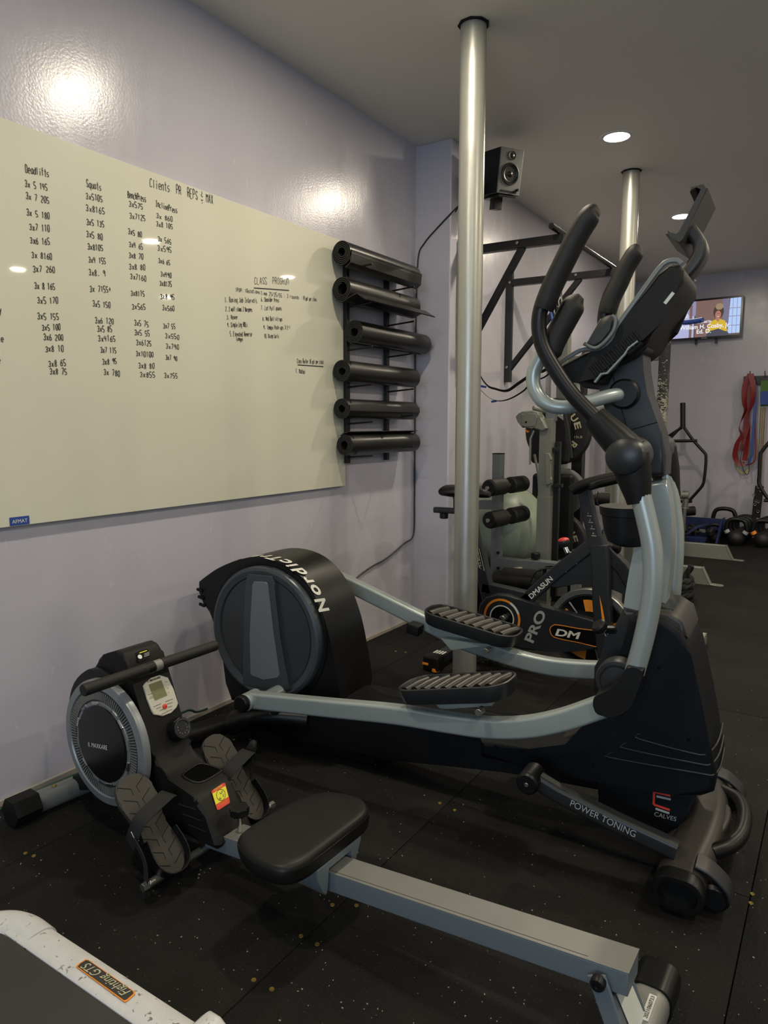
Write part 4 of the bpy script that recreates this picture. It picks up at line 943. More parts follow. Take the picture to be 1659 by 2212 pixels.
# rear leg and stabiliser
for s in (-1,1): RO('rear_leg', sweep(nb(), [(1.662,.046*s,.182),(1.728,.05*s,.03)], rrect(.008,.036,.003,1), up=(1,0,0)), 'railside')
RO('leg_plate', PR([(1.668,.140),(1.690,.145),(1.735,.055),(1.712,.048)],-.046,.046,.002,1), 'rack2')
RO('pivot_bolt', LT([(.0135,0),(.0135,.012),(.011,.016),(.006,.016),(.005,.013),(0,.013)], (1.668,-.048,.176), (0,-1,0), 22), 'black')
RO('rear_stabilizer', sweep(nb(), [(1.722,-.165,.040),(1.722,.12,.040)], rrect(.075,.066,.026,5)), 'railtop', 50)
for s in (-1,1): RO('stabilizer_cap', sweep(nb(), [(1.722,(.115 if s>0 else -.165),.040),(1.722,(.195 if s>0 else -.215),.040)], rrect(.084,.075,.028,5)), 'black', 50)
RO('serial_sticker', B((1.732,.062,.0735),(.014,.07,.0007),rotm('Y',0)), 'stick', 0)
tri_text('2021060733','serial_number',(1.736,.032,.0742),(0,1,0),(-1,0,0),.010,M['ink'],RW,width=.06)
stp = Plane((1.690,.145),(1.735,.055),.0016)
RO('info_sticker', slab([Vector((1.6905,-.025,.144))+stp.n*.003, Vector((1.6905,.04,.144))+stp.n*.003, Vector((1.731,.04,.063))+stp.n*.003, Vector((1.731,-.025,.063))+stp.n*.003], stp.n, .0006), 'stick', 0)
# front stabiliser
RO('front_stabilizer', sweep(nb(), [(.005,-.165,.040),(.03,.165,.040)], rrect(.064,.060,.024,4)), 'rack2', 50)
for s in (-1,1): RO('stabilizer_cap', sweep(nb(), [(.018+.012*s,.148*s,.042),(.018+.014*s,.225*s,.042)], [(a*1.05,b) for a,b in circ(.044,6)]), 'blackm', 25)
RO('front_beam', sweep(nb(), [(.02,0,.055),(.12,0,.085),(.3,0,.08),(.66,0,.085)], rrect(.06,.05,.008,2)), 'blackm')
RO('stabilizer_bolt', cyl(.007,(.012,-.09,.070),(.012,-.09,.074),10,.001), 'brass')
# foot plates
RO('pedal_axle', cyl(.0105,(.618,-.215,.052),(.618,.215,.052),16), 'steel')
for s in (-1,1):
    RO('axle_nut', cyl(.011,(.618,.215*s,.052),(.618,.232*s,.052),6,.001), 'steel')
    a_ = Vector((.455,0,.258)); b_ = Vector((.640,0,.052)); d = (b_-a_).normalized(); nrm = Vector((-d.z,0,d.x)); nrm = nrm if nrm.x>0 else -nrm
    vc = .145*s
    def q(t, w_, h=0): return a_+d*t+Vector((0,vc+w_*1.0,0))+nrm*h
    ow = smooth_pts([(.0,.0,0),(.004,.022,0),(.022,.044,0),(.06,.054,0),(.11,.046,0),(.14,.038,0),(.175,.042,0),(.22,.046,0),(.255,.040,0),(.275,.022,0),(.280,0,0)],3)
    outl = [(p.x,p.y) for p in ow]+[(p.x,-p.y) for p in ow[::-1][1:-1]]
    fp = RO('foot_plate', slab([q(t,w_,-.012) for t,w_ in outl], nrm, .012, .003), 'olive', 40)
    for i in range(7):
        t0 = .018+.036*i
        for sg in (-1,1):
            RO('sole_groove', sweep(nb(), [q(t0+.002,sg*.040,.0006), q(t0+.020,sg*.008 ,.0006)], rrect(.0018,.0012,.0003,1), up=nrm), 'dark', 0, par=fp)
            if i<6: RO('sole_groove', sweep(nb(), [q(t0+.020,sg*.008,.0006), q(t0+.038,sg*.010,.0006)], rrect(.0010,.0010,.0003,1), up=nrm), 'dark', 0, par=fp)
    rim = [q(t,w_,.003) for t,w_ in outl if t>.17]
    heel = [q(t,w_*1.06,.008) for t,w_ in ([(p.x,p.y) for p in ow if p.x>.165]+[(p.x,-p.y) for p in ow[::-1] if p.x>.165])]
    RO('heel_cup', sweep(nb(), heel, rrect(.004,.030,.0015,1), up=nrm), 'black', 50, par=fp)
    RO('pedal_base', slab([q(t,w_*.9,-.055) for t,w_ in outl if .10<t<.27], nrm, .044, .004), 'black', 40, par=fp)
    arch = smooth_pts([q(.155,-.058,-.03),q(.145,-.064,.01),q(.125,-.052,.048),q(.11,.0,.062),q(.10,.048,.05),q(.105,.062,.015),q(.11,.056,-.02)],5)
    RO('foot_strap', sweep(nb(), arch, rrect(.003,.042,.001,1), up=d), 'strap', 60, par=fp)
    tail = smooth_pts([q(.15,-.066,.0),q(.175,-.072,.02),q(.22,-.073,.015),q(.27,-.072,-.02)+Vector((-.01,0,-.005)),Vector((.60,vc-.072,.012))],4) if s<0 else smooth_pts([q(.105,.062,.02),q(.09,.070,.055),q(.10,.076,.05),q(.13,.078,.0),q(.16,.078,-.03)],4)
    RO('strap_tail', sweep(nb(), tail, rrect(.003,.026,.001,1), up=d), 'strap', 60, par=fp)
    RO('strap_buckle', sweep(nb(), [q(.135,-.058,.012),q(.135,-.066,.012),q(.163,-.066,.012),q(.163,-.058,.012)], circ(.0014,6)), 'chrome', 40, par=fp)

# ================================================================== TREADMILL corner
TR = thing('treadmill', 'white treadmill deck with black belt cutting into the lower left corner', 'treadmill', (1.1,.48,0))
def tl_(p): return tuple(Vector(p)-Vector((1.1,.48,0)))
def TO(name, bm, m, sm=35, par=None):
    bm.transform(Matrix.Translation((-1.1,-.48,0))); return obj(name, bm, M[m], par or TR, sm)
railp = [(.705,.06),(.705,.127),(.712,.132),(.752,.132),(.768,.124),(.776,.105),(.776,.03),(.73,.02)]
TO('side_rail', PR(railp, .72,1.78, .002,1, fn=lambda a,b,c:(c,a,b)), 'tread', 40)
TO('side_rail', PR([(.93-a,b) for a,b in railp], .72,1.78, .002,1, fn=lambda a,b,c:(c,a,b)), 'tread', 40)
TO('running_belt', B((1.25,.465,.120),(1.06,.4785,.012),None,.003), 'belt')
TO('deck', B((1.25,.465,.07),(1.0,.46,.05),None,.003), 'black')
TO('motor_hood', sweep(nb(), smooth_pts([(.665,.215,.065),(.66,.27,.075),(.66,.465,.078),(.665,.66,.078),(.69,.715,.076),(.735,.738,.074),(.80,.739,.072)],5), rrect(.078,.128,.03,5), up=(0,0,1)), 'tread', 60)
TO('hood_opening', B((.70,.465,.105),(.05,.46,.035),None,.010), 'dark')
TO('end_cap', PR([(1.235,.02),(1.235,.13),(1.25,.145),(1.275,.145),(1.30,.13),(1.33,.09),(1.33,.02)],.712,.790,.01,3), 'tread', 50)
for x in (.75,1.6):
    for y in (.22,.72): TO('foot', cyl(.02,(x,y,0),(x,y,.04),14), 'black')
qs = [atz(*p,.1335) for p in ((164,2088.5),(170,2082),(184,2073),(190,2073),(291,2143),(292,2148),(275,2163),(269,2165))]
lb = TO('name_badge', slab([p for p in qs], Vector((0,0,1)), .0008), 'orange', 0)
cq = sum(qs,Vector())/len(qs)
TO('badge_field', slab([Vector((cq.x+(p.x-cq.x)*.955, cq.y+(p.y-cq.y)*.86, .1345)) for p in qs], Vector((0,0,1)), .0005), 'belt', 0, par=lb)
xa = max(q.x for q in qs)-.012; xb = min(q.x for q in qs)+.012
off_ = Vector((-1.1,-.48,0))
t_ = tri_text('Fighting GTS','badge_lettering',Vector((xa,cq.y+.007,.1352))+off_,(-1,0,0),(0,-1,0),.024,M['goldprint'],lb,width=xa-xb,ital=.35)

# ================================================================== SPIN BIKE
K = Frame(.6, 3.1, 0)
BK = frame_thing('spin_bike', 'black indoor cycling bike with orange trim behind the silver post', 'exercise bike', K)
def KO(name, bm, m, sm=35, label=None, par=None): return obj(name, bm, M[m] if isinstance(m,str) else m, par or BK, sm, label)
def KP(px,py,v=0): return K.P(px,py,v)
def kb_(name, pts, s, m='bike', v=0, par=None, sm=40): return KO(name, sweep(nb(), [KP(*p,v) for p in pts], rrect(s[0],s[1],.008,3)), m, sm, par=par)
fwh = KP(1275,1360,0)
fl_ = KO('flywheel', LT([(.186,-.018),(.190,-.014),(.190,.014),(.186,.018),(.165,.018),(.158,.008),(.02,.008),(.02,-.008),(.158,-.008),(.165,-.018)], fwh, (0,-1,0), 72), 'steel')
KO('disc_face', LT([(.157,.009),(.157,.0105),(0,.0105)], fwh, (0,-1,0), 60), 'gloss', par=fl_)
def sect(r0,r1,a0,a1,m,off=.0112,c=fwh,name='orange_sector',par=None):
    n=10; bm=nb(); A=[];Q=[]
    for i in range(n+1):
        a=math.radians(a0+(a1-a0)*i/n)
        A.append(bm.verts.new((c.x+r0*math.cos(a),c.y-off,c.z+r0*math.sin(a)))); Q.append(bm.verts.new((c.x+r1*math.cos(a),c.y-off,c.z+r1*math.sin(a))))
    for i in range(n): bm.faces.new((A[i],A[i+1],Q[i+1],Q[i]))
    return KO(name,bm,m,0,par=par or fl_)
for a0 in (62,142,222,302,-18): sect(.085,.138,a0,a0+42,'orange')
for a0 in (48,128,208,288,348):
    sect(.06,.15,a0,a0+3,'greyp',.0114,name='grey_spoke')
KO('flywheel_hub', LT([(.04,0),(.04,.012),(.03,.02),(0,.022)], fwh, (0,-1,0), 30), 'chrome', par=fl_)
gv=-.062
gp = [(1031,1330),(1035,1306),(1049,1290),(1070,1283),(1095,1285),(1123,1296),(1165,1310),(1220,1324),(1284,1340),(1294,1362),(1299,1402),(1240,1408),(1180,1408),(1130,1404),(1085,1392),(1050,1372)]
gd = KO('chain_guard', PR([K.uz(*p,gv) for p in gp], gv,gv+.05,.010,3), 'bike', 40)
gc = K.P(1084,1335,gv-.001)
for r0,r1,a0,a1,m in ((.082,.093,62,268,'orange'),(.082,.093,20,62,'white'),(.082,.093,-92,20,'orange'),(.056,.062,0,360,'white'),(0,.055,0,360,'gloss'),(.0,.018,0,360,'black')):
    k_=1
    steps = 1 if a1-a0<180 else 3
    for j in range(steps): sect(r0,r1,a0+(a1-a0)*j/steps,a0+(a1-a0)*(j+1)/steps,m,.0005+(.0006 if r1<.02 else 0),gc,'guard_ring',gd)
a=K.P(1150,1392,gv-.001); b=K.P(1180,1325,gv-.001)
tri_text('PRO','frame_print',a,b-a,Vector((0,-1,0)).cross(b-a),.062,M['greyp'],gd,width=(b-a).length,bold=.03,ital=-.1)
bd = [K.P(*p,gv-.001) for p in ((1205,1350),(1250,1358),(1294,1366),(1298,1397),(1250,1388),(1205,1379),(1192,1372),(1188,1360),(1193,1352))]
KO('badge_outline', sweep(nb(), smooth_pts(bd,3,True), rrect(.0035,.0014,.0004,1), up=(0,1,0), closed=True), 'orange', 0, par=gd)
KO('badge_plate', slab(bd, Vector((0,-1,0)), .0005), 'gloss', 0, par=gd)
a=K.P(1199,1372,gv-.002); b=K.P(1254,1381,gv-.002)
tri_text('DM','badge_word',a,b-a,Vector((0,-1,0)).cross(b-a),.044,M['white'],gd,width=(b-a).length,bold=.03,ital=.2)
kb_('frame_tube', [(1132,1300),(1205,1235),(1285,1172)], (.05,.06))
a=K.P(1148,1294,-.0262); b=K.P(1195,1252,-.0262)
tri_text('DMASUN','frame_print',a,b-a,Vector((0,-1,0)).cross(b-a),.032,M['white'],BK,width=(b-a).length,bold=.02)
KO('frame_gusset', PR([K.uz(*p,-.015) for p in ((1180,1264),(1275,1180),(1300,1185),(1325,1200),(1350,1240),(1362,1292),(1300,1262),(1245,1260),(1200,1270))],-.018,.018,.004,1), 'bike')
for p in ((1223,1235),(1246,1218),(1284,1195),(1293,1256)): KO('frame_rivet', cyl(.004,K.P(*p,-.027),K.P(*p,-.031),10,.001), 'black')
kb_('frame_tube', [(1046,1268),(1100,1280),(1150,1292)], (.05,.055))
kb_('seat_tube', [(1033,1182),(1045,1240),(1058,1298)], (.05,.06))
kb_('seat_post', [(1013,1070),(1022,1120),(1033,1184)], (.034,.042))
a = K.P(1026,1186,-.0262); b = K.P(1034,1226,-.0262)
sb = KO('label_frame', sweep(nb(), [a+Vector((-.005,0,.008)),a+Vector((.022,0,.004)),b+Vector((.030,0,-.012)),b+Vector((.004,0,.0))], rrect(.0022,.001,.0003,1), up=(0,1,0), closed=True), 'white', 0)
tri_text('SPORTS','frame_print',a+Vector((.004,-.001,-.004)),b-a,Vector((1,0,.15)),.020,M['white'],sb,width=(b-a).length*.9)
# saddle
sd = []
for px,w_,h_,zo in ((958,.055,.020,0),(965,.085,.030,.0),(985,.095,.034,.0),(1005,.075,.032,0),(1025,.045,.028,-.002),(1045,.028,.024,-.004),(1058,.018,.016,-.008)):
    c=K.P(px,1060+ (px-958)*.06,0); sd.append((c,w_,h_,zo))
bm=nb(); rg=[[bm.verts.new((c.x, y*w_/1.0, c.z+zo+z*h_*(1 if z>0 else .8))) for y,z in circ(1,18)] for c,w_,h_,zo in sd]
for A_,B_ in zip(rg,rg[1:]):
    for i in range(18): bm.faces.new((A_[i],A_[(i+1)%18],B_[(i+1)%18],B_[i]))
bm.faces.new(rg[0]); bm.faces.new(rg[-1]); KO('saddle', bm, 'vinyl', 70)
kb_('seat_slider', [(940,1101),(975,1103),(1012,1106)], (.04,.028))
KO('slider_knob', cyl(.022, K.P(959,1107,0), K.P(959,1120,0), 12,.004), 'black')
KO('saddle_clamp', cyl(.016, K.P(985,1075,-.03), K.P(985,1075,.03), 14), 'black')
kb_('saddle_post', [(985,1100),(985,1075)], (.025,.025))
# front post, fork, handlebar
kb_('handlebar_post', [(1262,1055),(1275,1120),(1289,1172)], (.042,.058))
for i,(x,y) in enumerate(((1271,1114),(1274,1128),(1278,1142),(1281,1157))):
    KO('height_mark', sweep(nb(), [K.P(x-3,y,-.0216),K.P(x+7,y+1,-.0216)], rrect(.002,.0008,.0002,1), up=(0,1,0)), 'white', 0)
    tri_text(str(i+1),'height_number',K.P(x-1,y-3,-.022),(1,0,0),(0,0,1),.012,M['white'],BK)
kb_('post_collar', [(1286,1160),(1292,1182)], (.052,.072))
KO('collar_knob', LT([(.008,0),(.008,.03),(.02,.035),(.023,.06),(.019,.064),(0,.064)], K.P(1308,1181,0), (1,0,0), 12), 'black')
kb_('front_fork', [(1296,1178),(1300,1235),(1300,1290),(1304,1345),(1312,1420)], (.05,.075), v=-.05)
KO('fork_flash', slab([K.P(*p,-.086) for p in ((1295,1287),(1301,1310),(1307,1342),(1301,1342))], Vector((0,-1,0)), .001), 'orange', 0)
kb_('front_fork', [(1291,1178),(1300,1235),(1310,1290),(1318,1345),(1326,1420)], (.06,.03), v=.055)
KO('fork_flash', slab([K.P(*p,-.086) for p in ((1311,1408),(1317,1410),(1316,1420),(1312,1418))], Vector((0,-1,0)), .001), 'orange', 0)
a=K.P(1306,1368,-.086); b=K.P(1313,1406,-.086)
tri_text('INDOOR BIKE'[3:],'frame_print',a,b-a,Vector((1,0,.1)),.022,M['white'],BK,width=(b-a).length)
kb_('front_arm', [(1310,1190),(1345,1225),(1372,1270),(1388,1330),(1398,1420)], (.05,.06), m='char')
hbz = K.P(1290,1048,0)
bm = nb()
for s in (-1,1):
    tube(bm, [Vector((hbz.x-.02,.0,hbz.z)),Vector((hbz.x+.0,.09*s,hbz.z+.0)),Vector((hbz.x+.06,.19*s,hbz.z+.02)),Vector((hbz.x+.16,.22*s,hbz.z+.05)),Vector((hbz.x+.24,.20*s,hbz.z+.08))], .016, 12, 5)
    tube(bm, [Vector((hbz.x-.02,.0,hbz.z)),Vector((hbz.x+.05,.04*s,hbz.z+.015)),Vector((hbz.x+.18,.05*s,hbz.z+.055)),Vector((hbz.x+.22,.03*s,hbz.z+.07))], .015, 12, 5)
KO('handlebar', bm, 'black', 60)
KO('arm_pad', sweep(nb(), smooth_pts([K.P(1243,1058,-.05),K.P(1262,1047,-.05),K.P(1300,1036,-.05),K.P(1345,1026,-.05)],4), rrect(.13,.045,.020,4)), 'vinyl', 50)
KO('brake_cable', T([K.P(*p,-.02) for p in ((1292,1062),(1290,1085),(1300,1092),(1312,1090))], .0022,6,5), 'cable')
KO('tension_stem', cyl(.011, K.P(1229,1200,0), K.P(1220,1180,0), 14), 'chrome')
KO('tension_boot', LT([(.012,0),(.017,.004),(.013,.009),(.017,.013),(.013,.018),(.017,.022),(.013,.026)], K.P(1232,1205,0), K.P(1218,1170,0)-K.P(1232,1205,0), 16), 'black')
KO('tension_knob', LT([(.012,0),(.022,.01),(.027,.022),(.025,.032)], K.P(1220,1182,0), K.P(1216,1158,0)-K.P(1220,1182,0), 22), 'char')
KO('red_cap', LT([(.0255,.031),(.024,.037),(.014,.043),(0,.045)], K.P(1220,1182,0), K.P(1216,1158,0)-K.P(1220,1182,0), 22), 'red')
# cranks and pedals
pc = K.P(1088,1335,-.08)
KO('crank_axle', cyl(.015,(pc.x,-.10,pc.z),(pc.x,.10,pc.z),16), 'steel')
KO('crank_arm', sweep(nb(), [(pc.x,-.10,pc.z),(pc.x-.07,-.105,pc.z-.15)], rrect(.012,.028,.004,2)), 'black')
KO('crank_arm', sweep(nb(), [(pc.x,.10,pc.z),(pc.x+.09,.105,pc.z+.14)], rrect(.012,.028,.004,2)), 'black')
for s,dx,dz in ((-1,-.07,-.15),(1,.09,.14)):
    c = Vector((pc.x+dx,(.105+.055)*s,pc.z+dz))
    pd = KO('pedal', B(tuple(c),(.09,.09,.022),rotm('Y',-25),.006), 'black')
    KO('toe_cage', T([c+Vector(p) for p in ((-.04,-.045*1,.0),(-.01,-.04,.055),(.05,-.02,.075),(.08,0,.05),(.05,.02,.075),(-.01,.04,.055),(-.04,.045,0))], .004,8,5), 'black', 60, par=pd)
    KO('toe_strap', sweep(nb(), smooth_pts([c+Vector(p) for p in ((-.01,-.05,0),(0,-.045,.05),(.01,0,.07),(0,.045,.05),(-.01,.05,0))],4), rrect(.002,.018,.0006,1), up=(1,0,0)), 'strap', 60, par=pd)
# base
kb0 = [(-.06,.055),( .2,.06),(.7,.06),(1.02,.055)]
KO('base_beam', sweep(nb(), [(u,0,z) for u,z in kb0], rrect(.05,.05,.008,3)), 'bike')
KO('rear_strut', sweep(nb(), [K.P(1058,1295,0),Vector((.02,0,.06))], rrect(.05,.05,.008,3)), 'bike')
for u in (-.06,1.02):
    KO('stabilizer', sweep(nb(), [(u,-.20,.045),(u,.20,.045)], rrect(.06,.05,.010,3)), 'bike')
    for s in (-1,1):
        cp_ = KO('stabilizer_cap', B((u,.215*s,.040),(.085,.075,.072),None,.012,3), 'blackm')
        KO('levelling_dial', cyl(.020,(u+.02,.235*s,.004),(u+.02,.235*s,.022),14,.002), 'orange', par=cp_)
for i in range(4): KO('grip_stripe', B((-.062+0*i-.022+.015*i,-.155,.0712),(.009,.05,.0012),None,.0003), 'white', 0)
KO('orange_pad', B((-.085,-.2535,.038),(.032,.004,.012),None,.002), 'orange')

# ================================================================== BACKGROUND EQUIPMENT
def W_(Y): return lambda px,py,dy=0: aty(px,py,Y+dy)
def thingo(name,label,cat,o,group=None):
    t = thing(name,label,cat,o,0,group); ov = Vector(o)
    def add(n,bm,m,sm=35,par=None,label=None):
        bm.transform(Matrix.Translation(-ov)); return obj(n,bm,M[m],par or t,sm,label)
    return t, add
# bench with leg rollers: grey post and lower beam
Y=3.80; q=W_(Y)
LB, a_ = thingo('weight_bench','grey weight bench with black foam leg rollers and folded black pads behind the spin bike','bench',(.60,Y,0)); bench_add=a_
pt = q(1077,979); pb = q(1075,1262); x=pt.x
a_('front_post', B((x,Y,pt.z/2),(.054,.054,pt.z),None,.003), 'rack2')
a_('post_cap', B((x,Y,pt.z-.002),(.056,.056,.006),None,.002), 'dark')
a_('roller_bracket', B((x-.005,Y-.02,q(1075,1042).z),(.075,.07,.03),None,.003),'blackst')
for (n0,n1),(f0,f1) in ((((1062,1054),(1092,1045)),((1098,1045),(1118,1040))),(((1066,1122),(1095,1110)),((1100,1108),(1116,1104)))):
    c = (q(*n0)+q(*f1))/2; c = Vector((c.x+.035, Y-.05, c.z))
    d = Vector((.10,.99,0)).normalized()
    a_('roller_axle', cyl(.012, c-d*.22, c+d*.22, 14), 'steel')
    for s in (-1,1):
        a_('foam_roller', cyl(.047, c+d*s*.035, c+d*s*.20, 26,.008), 'foam')
        a_('roller_cap', cyl(.041, c+d*s*.20, c+d*s*.205, 26,.002), 'black')
b0=q(1082,1210); b1=q(1215,1226)
a_('lower_beam', sweep(nb(), [Vector((x,Y,b0.z-.02)),Vector((b1.x+.1,Y,b0.z-.02))], rrect(.06,.075,.004,2)), 'rack2')
a_('beam_sleeve', sweep(nb(), [Vector((q(1136,1210).x,Y,b0.z-.02)),Vector((b1.x+.1,Y,b0.z-.02))], rrect(.072,.088,.004,2)), 'rack2')
a_('beam_knob', cyl(.026,(q(1157,1200).x,Y,b0.z+.03),(q(1157,1200).x,Y,b0.z+.065),20,.004), 'black')
a_('side_arm', sweep(nb(), [q(1028,1090),q(1068,1090)], rrect(.05,.05,.004,2)), 'rack2')
a_('seat_plate', B(tuple(q(1050,1062)+Vector((-.02,.04,.02))),(.14,.16,.04),None,.012), 'rack')
a_('base_foot', B((x,Y,.03),(.08,.42,.06),None,.006),'rack2')
a_('base_foot', B((b1.x+.08,Y,.03),(.07,.40,.06),None,.006),'rack2'); a_('rear_leg', B((b1.x+.08,Y,b0.z/2),(.05,.05,b0.z),None,.003),'rack2')
for p in ((1082,1192),(1082,1225)): a_('bolt', cyl(.010,q(*p)+Vector((.0,-.035,0)),q(*p)+Vector((0,-.045,0)),6,.001),'black')
# exercise ball
bc = aty(1096,1134,4.17)
BL, a_ = thingo('exercise_ball','large sage green exercise ball wedged behind the leg rollers against the wall','ball',(bc.x,4.17,bc.z-.25))
br_ = .25; prof_=[(0,-br_)]
for i in range(1,36):
    t=-PI/2+PI*i/36; rr=br_*(1+(.004 if i%3 else -.0)); prof_.append((rr*math.cos(t), rr*math.sin(t)))
prof_.append((0,br_))
a_('ball_skin', LT(prof_, Vector((bc.x,4.17,bc.z)), (1,.25,.1), 56), 'ball', 70)
# what the ball rests on
zt = bc.z-br_
CR, a_ = thingo('storage_crate','low black crate under the green exercise ball','crate',(bc.x,4.17,0))
a_('crate_side', B((bc.x,4.17,zt/2+.003),(.34,.34,zt+.006),None,.012), 'blackm')
a_('crate_rim', B((bc.x,4.17,zt-.02),(.36,.36,.03),None,.008), 'black')
# adjustable bench / rack upright with two black pads
Y=3.92; q=W_(Y); a_=bench_add
ux=q(1181,1000).x
a_('upright', B((ux,Y,.60),(.070,.075,1.20),None,.003), 'rack')
a_('sleeve', B((ux,Y,.45),(.076,.08,.62),None,.003), 'rack')
arm=[(1130,893),(1138,889),(1160,887),(1173,891),(1174,902),(1182,908),(1190,925),(1182,931),(1165,926),(1160,922),(1138,924),(1128,912),(1124,900)]
a_('bar_arm', PR([(q(*p).x,q(*p).z) for p in arm],Y-.075,Y-.005,.008,3), 'rack')
a_('arm_face', PR([(q(*p).x,q(*p).z) for p in ((1138,896),(1150,894),(1168,893),(1172,902),(1167,921),(1140,921))],Y-.083,Y-.074,.003,2), 'rack')
a_('pivot_hole', cyl(.006,(q(1148,912).x,Y-.086,q(1148,912).z),(q(1148,912).x,Y-.082,q(1148,912).z),12,.001),'dark')
a_('handle_tube', cyl(.013, q(1157,881)+Vector((0,-.04,0)), q(1180,890)+Vector((.03,.06,-.01)), 16), 'rack')
a_('upper_bracket', B(tuple(q(1184,898)+Vector((.01,.03,0))),(.055,.05,.06),None,.003),'panel')
a_('orange_clip', sweep(nb(), smooth_pts([q(1143,926)+Vector((0,-.05,0)),q(1147,933)+Vector((0,-.05,0)),q(1150,931)+Vector((0,-.05,0))],4), rrect(.02,.006,.002,1)),'orange')
a_('catch_lever', sweep(nb(), [q(1158,930)+Vector((0,-.03,0)),q(1150,948)+Vector((0,-.03,0)),q(1149,1003)+Vector((0,-.03,0))], rrect(.006,.012,.002,1)), 'steel')
for z0,z1 in ((980,1046),):
    pl_ = [(1185,978),(1193,978),(1197,985),(1198,992),(1194,994),(1195,1030),(1199,1034),(1198,1042),(1192,1046),(1187,1044)]
    a_('bar_catch', PR([(q(*p).x,q(*p).z) for p in pl_],Y-.06,Y-.035,.003,1), 'rack')
for p in ((1202,971),(1206,1049)): a_('pad_bracket', B(tuple(q(*p)+Vector((0,0,0))),(.05,.03,.02),None,.002),'blackst')
for (x0,y0,x1,y1) in ((1151,882,1229,1003),(1152,1022,1236,1192)):
    YP=Y+.31; c=(aty(x0,y0,YP)+aty(x1,y1,YP))/2; wx=(aty(x1,y1,YP)-aty(x0,y0,YP)).x; hz=aty(x0,y0,YP).z-aty(x1,y1,YP).z
    a_('black_pad', B((c.x,YP,c.z),(wx,.055,hz),None,.022,3), 'vinyl', 40)
a_('wood_strip', B(tuple(q(1202,897)+Vector((0,.06,0))),(.07,.02,.022),rotm('Y',35),.003),'cream')
a_('back_rail', sweep(nb(), [q(1212,882)+Vector((0,.045,0)),q(1222,940)+Vector((0,.045,0)),q(1228,990)+Vector((0,.045,0))], rrect(.014,.02,.003,1)), 'blackst')
a_('lower_frame', B((ux+.055,Y+.03,.62),(.03,.03,.9),None,.002),'blackst')
a_('floor_base', B((ux+.0,Y-.02,.03),(.10,.44,.06),None,.006),'rack')
a_('bench_rod', sweep(nb(), [q(1138,983)+Vector((0,.12,0)),q(1146,1022)+Vector((0,.12,0)),q(1150,1080)+Vector((0,.12,0)),q(1166,1110)+Vector((0,.12,0))], rrect(.016,.012,.003,1)), 'rack')
# weight plates on a storage post
Y=4.42; q=W_(Y)
px_=q(1232,1000).x
SP_, a_ = thingo('plate_tree','black steel storage post holding the bumper plates behind the bench rack','rack',(px_,Y+.10,0))
a_('post', B((px_,Y+.16,.72),(.07,.07,1.44),None,.003),'blackst')
a_('foot', B((px_,Y+.22,.02),(.36,.30,.04),None,.006),'blackst')
plates=[(1206,932,.212,Y,'ROGUE','large black bumper plate with cream ring lettering on the top peg','15LB'),(1213,1062,.150,Y,None,'small plate with an aged yellow rim on the middle peg',None),(1203,1172,.200,Y,'ROGUE','black bumper plate with faded lettering on the lowest peg, nearest the floor','45LB')]
for cxp,cyp,r,yy,s,lab,wt in plates:
    c=q(cxp,cyp)
    a_('peg', cyl(.024,(c.x,Y-.09,c.z),(c.x,Y+.17,c.z),18),'steel')
    a_('peg_arm', B(((c.x+px_)/2,Y+.15,c.z),(abs(px_-c.x)+.05,.04,.05),None,.003),'blackst')
    t = thing('weight_plate', lab, 'weight plate', (c.x,Y,c.z), 0, 'plates on the storage post')
    m = 'gold' if s is None else 'plate'
    pp = obj('plate_body', LT([(.026,-.03),(.05,-.03),(.055,-.022),(r*.52,-.022),(r*.56,-.030),(r-.014,-.033),(r-.004,-.028),(r,-.02),(r,.02),(r-.004,.03),(.026,.03)],(0,0,0),(0,1,0),56), M[m], t, 30)
    if s is None:
        obj('outer_rim', LT([(r-.018,-.034),(r+.001,-.030),(r+.003,.0),(r+.001,.03),(r-.018,.032)],(0,0,0),(0,1,0),56), M['steel'], t, 30)
    else:
        for k,ch in enumerate(s):
            for base_ in ((28,) if wt else ()):
                pass
        for ch,ang in zip('ROGUE',(-37,-57,60,38,16) if wt=='15LB' else (-50,-72,62,40,18)):
            a=math.radians(ang); rad=r*.66
            rd=Vector((math.cos(a),0,math.sin(a))); td=Vector((math.sin(a),0,-math.cos(a)))
            tri_text(ch,'plate_letter',rd*(rad-.020)-td*.02+Vector((0,-.0338,0)),td,rd,.056,M['goldprint'],t,width=.042,bold=.03)
        tri_text(wt[:-2]+'LB','plate_weight',Vector((r*.55,-.034,-.04)),(1,0,0),(0,0,1),.02,M['goldprint'],t,width=.05)
# gym rack behind: feet, taped upright, cross beam, dip handles
RKK, a_ = thingo('power_rack','sage grey power rack with long feet and a taped front upright under the television','rack',(1.0,5.6,0))
def foot(y, xe, h, xs=.16):
    prof_=[(xs,0),(xe-.135,0),(xe-.085,0),(xe-.15,h),(xs,h)]
    a_('rack_foot', PR([(xs,0.0),(xe-.10,0.0),(xe-.155,h),(xs,h)], y-.03,y+.03,.003,1), 'rack')
    a_('foot_edge', sweep(nb(), [(xe-.158,y,h+.001),(xe-.100,y,.006),(xe-.06,y,.004)], rrect(.066,.007,.002,1), up=(1,0,0)), 'rack')
    a_('foot_plate', cyl(.033,(xe-.045,y,.0),(xe-.045,y,.007),18,.001), 'rack')
    for dx in (-.055,-.035): a_('bolt', cyl(.005,(xe+dx,y,.007),(xe+dx,y,.010),8,.001), 'steel')
foot(5.58,1.46,.125); foot(6.72,1.47,.125)
cxx = aty(1423,1000,5.55).x
zt_ = aty(1423,700,5.55).z
up_ = obj('taped_upright', B((0,0,zt_/2),(.068,.068,zt_),None,.004), M['tape'], RKK); up_.location = Vector((cxx,5.58,0))-Vector((1.0,5.6,0))
